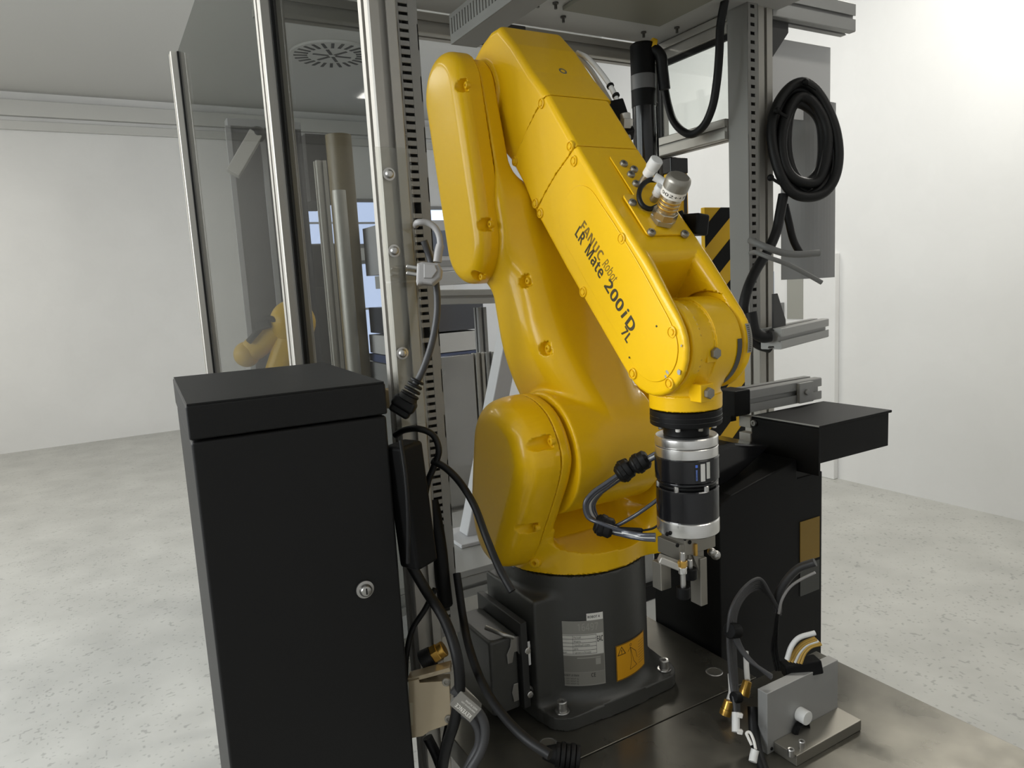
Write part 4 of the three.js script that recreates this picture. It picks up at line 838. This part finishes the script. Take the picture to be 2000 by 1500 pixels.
// ---------------------------------------------------------------- gripper on the wrist flange
{
  const t = thing('gripper', 'stacked black and silver gripper tool hanging from the wrist flange', 'gripper');
  const cx = -.0075, cz = J5[0]; // flange axis
  const P = y => V(cx, y, cz);
  const yAt = py => { const r = ray(1338, py); const k = ((cx - CAM.x) * FWD.x + (cz - CAM.z) * FWD.z) / (r.x * FWD.x + r.z * FWD.z); return CAM.y + r.y * k; };
  const Y = { f0: .3925, f1: yAt(825), s0: yAt(847), s1: yAt(886), b1: yAt(938), g1: yAt(946), c1: yAt(1006), r1: yAt(1034) };
  const ring = (y1, y0, r, c = .001) => lathe([[0, 0], [r - c, 0], [r, c], [r, y1 - y0 - c], [r - c, y1 - y0], [0, y1 - y0]], P(y0), Y1, 64);
  const rf = .0352, rs = .0312;
  const fl = part('adapter_flange', ring(Y.f0, Y.f1, rf), mat.black, t);
  for (const k of [.4, .7]) part('groove_ring', lathe([[rf + .0001, 0], [rf + .0003, .0003], [rf + .0001, .0006]], P(Y.f0 + (Y.f1 - Y.f0) * k), Y1, 64), mat.blackGloss, fl);
  part('neck', ring(Y.f1, Y.s0, .0225), mat.black, t);
  for (let i = 0; i < 8; i++) { const a = i / 8 * 6.283 + .25; part('screw', cyl(V(cx + .028 * Math.cos(a), Y.f1 - .004, cz + .028 * Math.sin(a)), V(cx + .028 * Math.cos(a), Y.f1 + .001, cz + .028 * Math.sin(a)), .0024, 12), i === 1 || i === 3 ? mat.offWhite : mat.steelDark, t); }
  part('upper_ring', ring(Y.s0, (Y.s0 + Y.s1) / 2 + .0002, rs, .0012), mat.aluBright, t, 'turned aluminium ring');
  part('upper_ring', ring((Y.s0 + Y.s1) / 2 - .0002, Y.s1, rs, .0006), mat.aluBright, t, 'turned aluminium ring');
  const body = part('rotary_unit', merge([ring(Y.s1, Y.b1 + .004, rs + .0006, .001), ring(Y.b1 + .004, Y.b1, rs - .0012, .001)]), mat.blackGloss, t, 'glossy black upper unit');
  part('gap_disc', ring(Y.b1, Y.g1, rs - .003), mat.black, t);
  part('lower_unit', merge([ring(Y.g1, Y.c1, rs, .001)]), mat.blackGloss, t, 'glossy black lower unit');
  for (let i = 0; i < 6; i++) { const a = i / 6 * 6.283 + .6; part('spring_pin', cyl(V(cx + .0285 * Math.cos(a), Y.g1 - .001, cz + .0285 * Math.sin(a)), V(cx + .0285 * Math.cos(a), Y.b1 + .001, cz + .0285 * Math.sin(a)), .0026, 12), mat.screw, t); }
  part('lower_ring', ring(Y.c1, Y.r1, rs, .0012), mat.aluBright, t, 'turned aluminium ring');
  // curved stickers on the upper unit
  const sticker = (px, w, y0, y1, m, lab) => { const p = onZ(px, 905, cz + .02), ang = Math.atan2(p.x - cx, .02); const g = new THREE.CylinderGeometry(rs + .0011, rs + .0011, y1 - y0, 10, 1, true, ang - w / 2, w); g.translate(cx, (y0 + y1) / 2, cz); part('sticker', g, m, body, lab); };
  const H = Y.s1 - Y.b1, ya = Y.s1 - H * .12, yb = Y.s1 - H * .75;
  const va = px => { // angle on the cylinder seen through a pixel column
    let best = 0, bd = 1e9; for (let a = 0; a < 6.283; a += .01) { const q = V(cx + rs * Math.sin(a), (ya + yb) / 2, cz + rs * Math.cos(a)), d = q.clone().sub(CAM), X = 1000 + FOC * d.dot(RIGHT) / d.dot(FWD); if (Math.abs(X - px) < bd && V(Math.sin(a), 0, Math.cos(a)).dot(d) < 0) { bd = Math.abs(X - px); best = a; } } return best; };
  const st2 = (p0, p1, y0, y1, m, lab) => { const a = va(p0), b = va(p1); const g = new THREE.CylinderGeometry(rs + .0009, rs + .0009, y1 - y0, 8, 1, true, Math.min(a, b), Math.abs(b - a)); g.translate(cx, (y0 + y1) / 2, cz); part('sticker', g, m, body, lab); };
  st2(1357, 1363.5, yb, ya, printMat(64, 256, (c, w, h) => { c.fillStyle = '#0b0b0d'; c.fillRect(0, 0, w, h); c.fillStyle = '#4a6fd0'; c.fillRect(12, 8, 40, 40); c.save(); c.translate(50, h - 10); c.rotate(-Math.PI / 2); c.fillStyle = '#6d8fe6'; c.font = 'bold 40px sans-serif'; c.fillText('SCHUNK', 6, -4, 190); c.restore(); }), 'dark sticker with blue lettering');
  st2(1368, 1376.5, yb, ya, S({ color: lin(.62, .61, .57), roughness: .5 }), 'white sticker');
  st2(1379, 1385.5, yb + .002, ya + .001, S({ color: lin(.55, .55, .51), roughness: .5 }), 'white sticker');
  // two finger gripper block, turned with the cell axes
  const yb0 = yAt(1084);
  const gb = part('gripper_block', merge([box(cx - .021, cx + .021, yAt(1068), Y.r1 + .0005, cz - .017, cz + .017, .0008), box(cx - .027, cx - .017, yAt(1075), Y.r1 - .006, cz - .0165, cz + .0165, .0008)]), mat.steelDark, t, 'dull steel gripper block');
  for (const [x, y] of [[1303, 1043], [1309, 1041], [1338, 1052], [1347, 1059], [1323, 1065]]) { const p = onX(x, y, cx - .0212); if (Math.abs(p.z - cz) < .05) { const q = onZ(x, y, cz + .0172); part('screw', cyl(q.clone().add(V(0, 0, -.001)), q.clone().add(V(0, 0, .0012)), .0021, 12), mat.black, gb); } }
  const F = (x, y, z = cz + .017) => onZ(x, y, z);
  // left finger bar, right finger bar, carrier arm, plungers
  const a0 = F(1291, 1120), a1 = F(1311, 1120), ab = F(1301, 1152);
  part('finger', merge([box(a0.x, a1.x, ab.y, yAt(1068), cz + .004, cz + .017, .0008)]), mat.steelDark, t, 'short steel finger');
  const b0 = F(1369, 1150), b1 = F(1382, 1150), bb = F(1375, 1183);
  part('finger', merge([box(b0.x, b1.x, bb.y, F(1375, 1090).y, cz + .002, cz + .017, .0008), box(F(1350, 1090).x, b1.x, F(1350, 1100).y, F(1350, 1052).y, cz - .012, cz + .013, .0008)]), mat.steelDark, t, 'long steel finger');
  part('finger_wedge', prism([[F(1356, 1086).x, F(1356, 1086).y], [b1.x, F(1380, 1092).y], [b1.x, F(1380, 1125).y], [b0.x, F(1369, 1118).y]], .012, V(0, 0, cz + .003), X1, Y1, .0006), mat.steelDark, t);
  part('carrier_arm', bar(F(1287, 1090, cz + .012), F(1339, 1110, cz + .026), .007, .012, Y1, .0015), mat.alu, t, 'aluminium carrier arm');
  const pl = (x, y0, y1, z) => { const p = onZ(x, y0, z), q = onZ(x, y1, z); p.x = q.x; part('plunger', merge([cyl(q, p, .0026, 16), cyl(q.clone().add(V(0, -.008, 0)), q, .0062, 20)]), mat.screw, t, 'steel plunger with a black tip'); part('plunger_tip', cyl(q.clone().add(V(0, -.009, 0)), q.clone().add(V(0, .002, 0)), .0066, 20), mat.black, t); };
  pl(1334.5, 1078, 1150, cz + .028); pl(1348, 1092, 1113, cz + .022);
  const n0 = onZ(1333, 1104, cz + .028); part('nut', cyl(n0.clone().add(V(0, -.0015, 0)), n0.clone().add(V(0, .0045, 0)), .0048, 6), mat.brass, t, 'yellow tinted nut');
  part('collar', cyl(n0.clone().add(V(0, -.0085, 0)), n0.clone().add(V(0, -.0015, 0)), .0042, 18), mat.aluBright, t);
  const w0 = onZ(1357, 1062, cz + .0175), w1 = onZ(1361, 1084, cz + .0175); part('pin', box(w0.x - .001, w0.x + .002, w1.y, w0.y, cz + .016, cz + .0195, .0004), mat.brass, t, 'brass guide strip');
  for (const [x, y, r] of [[1388, 1036, .0045], [1397, 1032, .0036], [1390, 1078, .0045], [1398, 1084, .005]]) part('fitting', ball(onZ(x, y, cz + .006), r), mat.steel, t, 'small steel fitting');
}
// ---------------------------------------------------------------- hose bundle of the gripper
{
  const t = thing('hose_bundle', 'bundle of clear and dark air hoses looping from the gripper with black velcro wraps', 'hose bundle');
  const P = (x, y, d) => at(x, y, d);
  const o = [[-7, -2], [-3, 1], [1, -1], [5, 2], [9, 0]];
  o.forEach(([a, b], i) => {
    const d = .765 + i * .005;
    part('hose', tube([P(1282 + b, 888 + a * .4, .755), P(1252, 905 + a * .5, .76), P(1220 + a * .4, 924 + a * .5, d), P(1190 + a * .9, 945 + b, d), P(1163 + a, 965 + b, d), P(1150 + a * 1.1, 985 + b, d), P(1155 + a, 1008 - a * .3, d), P(1178, 1027 + a * .5, d - .008), P(1215, 1040 + a * .55, .755), P(1255, 1048 + a * .5, .74), P(1280, 1049 + a * .6, .734)], .0023, 90, 8), i === 2 ? mat.clearHose : mat.hose, t);
  });
  part('single_hose', tube([P(1180, 1030, .765), P(1200, 1028, .765), P(1230, 1013, .76), P(1258, 995, .755), P(1284, 976, .752)], .0022, 40, 8), mat.hose, t);
  part('sensor_sleeve', bar(P(1200, 1033, .758), P(1256, 1036, .752), .005, .005, UP, .002), mat.rubber, t); part('sensor_wire', tube([P(1256, 1036, .752), P(1275, 1032, .75), P(1290, 1022, .748)], .0012, 16, 6), mat.rubber, t);
  const wrapc = (p, q, r) => { const e = q.clone().sub(p); return merge([cyl(p, q, r, 12, r * 1.04, .003), cyl(p.clone().addScaledVector(e, .2), p.clone().addScaledVector(e, .62), r * 1.14, 12, r * 1.1, .002)]); };
  part('wrap', wrapc(P(1162, 1021, .770), P(1198, 1034, .765), .0108), mat.rubber, t, 'black velcro wrap'); part('wrap', wrapc(P(1206, 930, .77), P(1234, 910, .768), .0105), mat.rubber, t, 'black velcro wrap'); part('wrap', wrapc(P(1234, 912, .765), P(1266, 894, .76), .0100), mat.rubber, t, 'black velcro wrap');
  part('wrap_tail', bar(P(1213, 898, .775), P(1222, 920, .775), .012, .006, RIGHT, .002), mat.rubber, t);
}
// ---------------------------------------------------------------- fixture, connectors and cables on the front plate
{
  const c = onY(1499, 1474, 0); const t = thing('fixture_block', 'thick aluminium fixture plate with a foot standing on the front plate', 'fixture');
  const Z = c.z, x0 = c.x, top = onZ(1497, 1356, Z).y;
  part('upright', box(x0, x0 + .12, -.0003, top, Z - .013, Z, .0008), mat.aluMatte, t);
  part('foot', box(x0 + .010, x0 + .12, -.0003, .012, Z, Z + .03, .0008), mat.steelDark, t);
  for (const [x, y] of [[1545, 1474], [1566, 1458]]) { const p = onY(x, y, .013); p.y = .012; part('screw', lathe([[0, .004], [.0018, .004], [.0018, .0075], [.0032, .0078], [.0036, .007], [.0036, 0]], p, Y1, 20), mat.screw, t, 'socket head screw'); }
  const q = onZ(1572, 1400, Z + .008); part('sensor', cyl(V(q.x, q.y, Z), V(q.x, q.y, Z + .012), .008, 20), mat.whitePlastic, t, 'white sensor head'); part('sensor_ring', lathe([[.010, 0], [.013, .002], [.013, .006], [.010, .008]], V(q.x - .001, q.y - .019, Z), Z1, 24), mat.black, t);
  for (const [x, y] of [[1507, 1462], [1538, 1447]]) { const p = onZ(x, y, Z); part('hole_screw', cyl(V(p.x, p.y, Z - .001), V(p.x, p.y, Z + .001), .002, 12), mat.black, t); }
}
for (const [a, b, c, lab] of [[[1428, 1352], [1424, 1368], [1417, 1392], 'gold cable connector with a white numbered sleeve lying on the seam'], [[1458, 1305], [1460, 1330], [1453, 1356], 'gold cable connector with a white sleeve beside the fixture plate']]) {
  const t = thing('gold_connector', lab, 'connector'); const L = (p, h) => onY(p[0], p[1], h);
  const q0 = L(a, .028), q1 = L(b, .022), q2 = L(c, .0085);
  part('shell', cyl(q1, q1.clone().lerp(q2, .72), .0055, 20, .0062), mat.brass, t); part('ring', lathe([[.0068, 0], [.0068, .007], [.0056, .007], [.0056, .001], [0, .001]], q1.clone().lerp(q2, .70), q2.clone().sub(q1), 24), mat.brass, t);
  part('sleeve', tube([q0.clone().add(V(.01, .015, -.01)), q0, q1], .0034, 20, 10), mat.whitePlastic, t, 'white numbered sleeve');
}
{
  const t = thing('wire_bundle', 'bundle of thin dark wires tied with black and white ties hanging over the seam', 'cable bundle');
  const P = (x, y, d) => at(x, y, d);
  for (let i = 0; i < 6; i++) {
    const a = (i - 2.5) * 2.4, k = i * .003;
    part('wire', tube([P(1521 + a * .3, 1195 + a, .84 + k), P(1505 + a * .4, 1163 + a, .83 + k), P(1482, 1140 + a * 1.6, .82 + k), P(1455 + a * .6, 1155 + a * .8, .81 + k), P(1434 + a, 1190, .80 + k), P(1428 + a, 1235, .80 + k), P(1430 + a, 1290, .80 + k), P(1434 + a * .8, 1340, .795 + k), P(1438 + a * .6, 1375, .785 + k), P(1440 + a * .5, 1400, .78 + k)], .0022, 80, 7), mat.darkCable, t);
    if (i % 2) part('branch_wire', tube([P(1431 + a, 1235, .80), P(1445 + a * .6, 1265, .80), P(1465 + a * .4, 1290, .795), P(1488 + a * .3, 1308 + a * .4, .79), P(1508, 1322 + a * .5, .785)], .0021, 40, 7), mat.darkCable, t);
    if (i < 3) part('riser', tube([P(1521 + a * .3, 1195 + a, .84), P(1519 + a, 1230, .85), P(1520 + a * 2, 1270, .86), P(1528 + a * 2, 1310, .86)], .0014, 24, 6), mat.rubber, t);
  }
  part('tie', cyl(P(1424, 1232, .797), P(1440, 1232, .805), .0085, 14), mat.black, t, 'black cable tie'); part('tie', cyl(P(1432, 1362, .787), P(1444, 1362, .792), .006, 12), mat.black, t, 'black cable tie');
  part('number_sleeve', tube([P(1437, 1392, .775), P(1437, 1430, .765)], .0042, 10, 12), mat.whitePlastic, t, 'white numbered sleeve'); part('tie_head', bar(P(1440, 1396, .77), P(1450, 1398, .77), .005, .004, UP), mat.offWhite, t); part('tie_head', bar(P(1440, 1428, .764), P(1450, 1430, .764), .005, .004, UP), mat.offWhite, t);
}
solo('corner_cable', tube([[1470, 1380, .80], [1473, 1430, .79], [1480, 1470, .775], [1492, 1505, .76], [1500, 1530, .75]].map(p => at(...p)), .0058, 40, 12), mat.rubber, 'black cable running down beside the aluminium fixture plate', 'cable');
solo('white_lead', tube([[1468, 1455, .757], [1461, 1440, .76], [1458, 1432, .762], [1464, 1430, .762], [1472, 1446, .757], [1476, 1464, .752]].map(p => at(...p)), .0016, 40, 8), mat.offWhite, 'short curled white lead beside the black corner cable', 'cable');
solo('white_sleeve', tube([[1475, 1464, .75], [1472, 1476, .748], [1470, 1488, .745]].map(p => at(...p)), .0042, 12, 12), mat.whitePlastic, 'white cable sleeve at the end of the curled lead', 'sleeve');
{ const t = thing('yellow_wire_loop', 'loop of yellow wires with a ribbed white sleeve on the black housing', 'cable bundle'); const P = (x, y, d) => at(x, y, d);
  for (let i = 0; i < 5; i++) part('wire', tube([P(1540 + i * 6, 1292 + i, .80), P(1552 + i * 5, 1272 + i, .80), P(1568 + i * 4, 1256 + i * 2, .80), P(1592 + i * 3, 1246 + i * 3, .80)], .0019, 24, 7), i === 2 ? mat.whitePlastic : S({ color: lin(.42, .26, .05), roughness: .5 }), t);
  part('sleeve', tube([P(1537, 1288, .795), P(1546, 1262, .795), P(1560, 1246, .795), P(1592, 1236, .795)], .0028, 30, 10), mat.whitePlastic, t, 'ribbed white sleeve'); part('mount', bar(P(1530, 1310, .82), P(1600, 1296, .82), .016, .02, UP, .002), mat.black, t, 'black mount'); }
solo('outer_wire', tube([[1521, 1198, .84], [1527, 1172, .83], [1542, 1148, .82], [1560, 1134, .81], [1592, 1118, .80]].map(p => at(...p)), .0016, 30, 8), mat.greyPlastic, 'single grey wire arching over the black wires', 'wire');
solo('outer_cable', tube([[1519, 1195, .845], [1520, 1165, .84], [1535, 1135, .83], [1560, 1110, .82], [1592, 1098, .81]].map(p => at(...p)), .0048, 30, 10), mat.darkCable, 'dark cable arching up past the brown label plate', 'cable');
// ---------------------------------------------------------------- behind the cell
const bx = (x0, y0, x1, y1, Z, th, r = .001) => { const a = onZ(x0, (y0 + y1) / 2, Z), b = onZ(x1, (y0 + y1) / 2, Z), c = onZ((x0 + x1) / 2, y0, Z), d = onZ((x0 + x1) / 2, y1, Z); return box(a.x, b.x, d.y, c.y, Z - th, Z, r); };
const bxf = (x0, y0, x1, Z, th, r = .001) => { const a = onZ(x0, y0, Z), b = onZ(x1, y0, Z); return box(a.x, b.x, FLOOR + .001, (a.y + b.y) / 2, Z - th, Z, r); };
// rear table with the white strut
{
  const f = onY(920, 1112, 0).z;
  const t = thing('rear_table', 'pale steel rear table top with an aluminium edge behind the robot base', 'table');
  part('table_top', box(-.18, .50, -.012, 0, -.74, f, .001), S({ color: lin(.42, .42, .41), roughness: .35, metalness: .4 }), t);
  part('edge_rail', profile(V(-.18, -.033, f - .02), V(.50, -.033, f - .02), .04, .04, Y1, OPT45), mat.aluMatte, t);
  for (const x of [-.15, .47]) part('leg', box(x - .02, x + .02, FLOOR + .001, -.053, f - .04, f, .001), mat.aluMatte, t);
  const s = thing('white_strut', 'leaning white steel strut with a bolted square foot plate', 'strut');
  const b0 = onY(920, 1040, .008), top = onZ(992, 665, b0.z);
  top.y = Math.max(top.y, .4);
  const e = top.clone().sub(b0);
  const wm = S({ color: lin(.58, .58, .60), roughness: .4 });
  part('tube', bar(b0.clone().addScaledVector(e, -.01), b0.clone().addScaledVector(e, 1.15), .038, .038, X1, .003), wm, s);
  part('foot_plate', box(b0.x - .05, b0.x + .06, 0, .008, b0.z - .05, b0.z + .055, .002), wm, s);
  const p = onY(928, 1040, .009); part('bolt', cyl(V(b0.x + .035, .008, b0.z + .03), V(b0.x + .035, .02, b0.z + .03), .007, 6), mat.screw, s);
}
{ // stainless door behind the trunking
  const t = thing('stainless_cabinet', 'brushed stainless cabinet door with vertical rails behind the trunking', 'cabinet');
  const Z = -.76, a = onZ(800, 705, Z), b = onZ(968, 700, Z);
  part('door', box(a.x, onZ(926, 700, Z).x, FLOOR + .001, a.y, Z - .03, Z, .002), S({ color: lin(.34, .335, .32), roughness: .34, metalness: .85, roughnessMap: texCloud }), t);
  part('rail', profile(V(onZ(938, 700, Z).x, FLOOR + .001, Z - .012), V(onZ(938, 700, Z).x, a.y, Z - .012), .024, .024, X1, OPT45), mat.alu, t); part('rail', profile(V(onZ(958, 700, Z).x, FLOOR + .001, Z - .012), V(onZ(958, 700, Z).x, a.y, Z - .012), .024, .024, X1, OPT45), mat.aluMatte, t);
}
solo('white_duct', bx(780, 530, 985, 556, -1.15, .2), mat.lightGrey, 'white flat duct crossing behind the trunking', 'duct');
solo('duct_beam', profile(onZ(770, 582, -1.14), onZ(1000, 578, -1.14), .042, .04, Y1, OPT45), mat.aluMatte, 'dark aluminium beam right below the white duct', 'beam');
solo('dark_post', profile(V(onZ(940, 650, -1.2).x, FLOOR + .001, -1.2), V(onZ(940, 650, -1.2).x, onZ(940, 600, -1.2).y, -1.2), .03, .03, X1, OPT45), mat.midGrey, 'dark thin post below the white duct', 'post');
{ const t = thing('control_unit', 'grey control unit with a blue tinted window behind the trunking', 'control unit'); part('case', bx(770, 430, 905, 530, -1.5, .3), S({ color: lin(.40, .40, .41), roughness: .5 }), t); part('window', bx(830, 450, 890, 500, -1.498, .004), S({ color: lin(.13, .15, .20), roughness: .2 }), t); part('vent_strip', bx(850, 508, 900, 520, -1.497, .004), mat.midGrey, t); }
{ const t = thing('white_machine', 'white machine body with a blue base stripe behind the strut', 'machine'); part('upper', bx(780, 595, 945, 648, -1.5, .3), S({ color: lin(.07, .075, .09), roughness: .2 }), t, 'dark tinted window'); part('middle', bx(780, 652, 938, 690, -1.5, .3), mat.lightGrey, t); part('stripe', bx(780, 691, 950, 706, -1.5, .3), S({ color: lin(.06, .08, .16), roughness: .5 }), t, 'blue stripe'); part('lower', bxf(780, 707, 960, -1.5, .3), mat.midGrey, t); }
// grey unit seen past the wrist, white boards beside the base
solo('white_board', bx(1243, 1092, 1300, 1140, -.42, .02), mat.whitePlastic, 'upper white board between the robot base and the black housing', 'board');
solo('white_board', bx(1243, 1172, 1300, 1235, -.40, .02), mat.whitePlastic, 'lower white board between the robot base and the black housing', 'board');
solo('black_rail', bx(1240, 1142, 1310, 1170, -.395, .03), mat.black, 'black rail between the two white boards', 'rail');
// ---- left of the trunking, seen through the darkened panes
{
  const t = thing('dark_partition', 'dark grey partition wall seen through the darkened panes', 'partition');
  const Z = -2.3, a = onZ(450, 300, Z), b = onZ(592, 300, Z), top = onZ(520, 250, Z).y;
  part('panel', box(a.x, b.x, FLOOR + .001, top, Z - .05, Z, .002), S({ color: lin(.022, .022, .023), roughness: .85 }), t); part('rail', box(a.x, b.x, top, top + .03, Z - .055, Z + .005, .002), mat.midGrey, t);
  part('slanting_rail', bar(onZ(455, 340, Z + .03), onZ(500, 262, Z + .03), .05, .05, UP, .003), mat.alu, t, 'slanting pale rail'); part('rail_joint', ball(onZ(504, 262, Z + .03), .03), mat.black, t);
  for (const x of [455, 520]) { const q = onZ(x, 400, Z); part('seam_strip', box(q.x, q.x + .02, FLOOR + .001, top, Z, Z + .01, .001), mat.midGrey, t); }
}
solo('dark_machine', merge([bx(592, 262, 652, 392, -2.4, .4), bx(592, 478, 655, 560, -2.4, .4), bxf(592, 560, 662, -2.4, .4)].map(g => g.translate(.02, 0, 0))), mat.darkGrey, 'dark machine column behind the darkened pane beside the blue window', 'machine');
solo('olive_column', cyl(V(onZ(672, 400, -1.8).x, FLOOR + .001, -1.8), V(onZ(672, 400, -1.8).x, onZ(672, 265, -1.8).y, -1.8), .045, 28), S({ color: lin(.13, .10, .045), roughness: .4 }), 'olive round column seen through the darkened pane', 'column');
solo('pale_column', cyl(V(onZ(664, 400, -1.6).x, FLOOR + .001, -1.6), V(onZ(664, 400, -1.6).x, onZ(664, 372, -1.6).y, -1.6), .022, 24), mat.alu, 'pale steel tube standing in front of the olive column', 'tube');
profileThing('aluminium_post', V(onZ(632, 400, -1.5).x, FLOOR, -1.5), V(onZ(632, 400, -1.5).x, onZ(632, 315, -1.5).y, -1.5), .032, .032, X1, 'short aluminium post beside the dark machine behind the darkened pane');
{ // neighbouring robot arm
  const t = thing('second_robot_arm', 'smaller looking yellow robot arm of the neighbouring cell above the black cabinet', 'robot arm');
  const D = 1.9, P = (x, y, k = 0) => at(x, y, D + k);
  const a = P(482, 692), b = P(575, 622), e = b.clone().sub(a);
  part('forearm', merge([bar(a, b, .062, .06, UP, .024), ball(a, .034)]), mat.yellow, t); part('upper_arm', bar(P(575, 640), P(540, 745, .02), .075, .07, RIGHT, .03), mat.yellow, t);
  part('elbow', ball(P(572, 630), .06, 1, 1, .8), mat.yellow, t);
  part('dress_pack', merge([tube([P(485, 668, -.04), P(505, 645, -.04), P(522, 622, -.04), P(545, 628, -.04)], .008, 20, 8), bar(P(500, 640, -.04), P(528, 632, -.04), .02, .02, UP, .003)]), mat.rubber, t, 'black cable pack');
  const c = P(540, 760, .04); part('base', box(c.x - .09, c.x + .09, FLOOR + .001, c.y + .02, c.z - .09, c.z + .09, .01), mat.baseGrey, t, 'dark base');
}
// round swirl diffuser in the ceiling
{
  const c = onY(648, 104, CEIL); const t = thing('ceiling_diffuser', 'round swirl air diffuser in the hall ceiling', 'air diffuser');
  part('face', cyl(V(c.x, CEIL - .02, c.z), V(c.x, CEIL - .001, c.z), .34, 48), mat.ceiling, t);
  const blade = (r0, r1, w) => box(r0, r1, -.0235, -.0201, -w / 2, w / 2, 0);
  const g1 = blade(.20, .31, .025), g2 = blade(.03, .16, .025);
  for (let i = 0; i < 24; i++) { const a = i / 24 * 6.283; const m = part('slot', g1, mat.darkGrey, t); m.position.set(c.x, CEIL, c.z); m.rotation.y = a; g1; }
  for (let i = 0; i < 6; i++) { const m = part('slot', g2, mat.darkGrey, t); m.position.set(c.x, CEIL, c.z); m.rotation.y = i / 6 * 6.283; }
}
// cornice and far windows
struct('trim_1', box(HX0, HX1, CEIL - .22, CEIL - .08, HZ0, HZ0 + .06, .005), mat.ceiling); struct('trim_2', box(HX0, HX1, CEIL - .34, CEIL - .26, HZ0, HZ0 + .04, .005), mat.ceiling);
[[583, 395, 655, 476, 0], [678, 395, 748, 476, 1], [700, 515, 748, 690, 2], [840, 410, 905, 472, 3]].forEach(([x0, y0, x1, y1], i) => {
  const g = new THREE.Group(); g.name = 'window_' + (5 + i); g.userData.kind = 'structure'; scene.add(g);
  const Z = HZ0 + .031; part('pane', bx(x0, y0, x1, y1, Z, .03, 0), mat.bluePane, g);
  part('window_frame', bx(x0 - 6, y1, x1 + 6, y1 + 7, Z + .015, .04), mat.midGrey, g); part('window_frame', bx(x0 - 6, y0 - 7, x1 + 6, y0, Z + .015, .04), mat.midGrey, g); part('mullion', bx(x0, (y0 + y1) / 2 - 2, x1, (y0 + y1) / 2 + 2, Z + .01, .02), mat.lightGrey, g);
});
// white door with a glass light on the right wall
{
  const g = new THREE.Group(); g.name = 'door_1'; g.userData.kind = 'structure'; scene.add(g); const X = HX1 - .001;
  const bz = (x0, y0, x1, y1, th) => { const a = onX(x0, (y0 + y1) / 2, X), b = onX(x1, (y0 + y1) / 2, X), c = onX((x0 + x1) / 2, y0, X), d = onX((x0 + x1) / 2, y1, X); return box(X - th, X, d.y, c.y, Math.min(a.z, b.z), Math.max(a.z, b.z), .002); };
  const a = onX(1490, 505, X), b = onX(1640, 505, X);
  part('leaf', box(X - .04, X, FLOOR + .001, a.y, Math.min(a.z, b.z), Math.max(a.z, b.z), .003), mat.wall, g);
  part('glass_light', bz(1546, 530, 1577, 622, .045), S({ color: lin(.30, .30, .27), roughness: .15 }), g); part('glass_light', bz(1500, 530, 1520, 615, .045), S({ color: lin(.30, .36, .48), roughness: .15 }), g); part('handle', bz(1536, 590, 1540, 615, .07), mat.midGrey, g);
}
renderer.render(scene, camera);
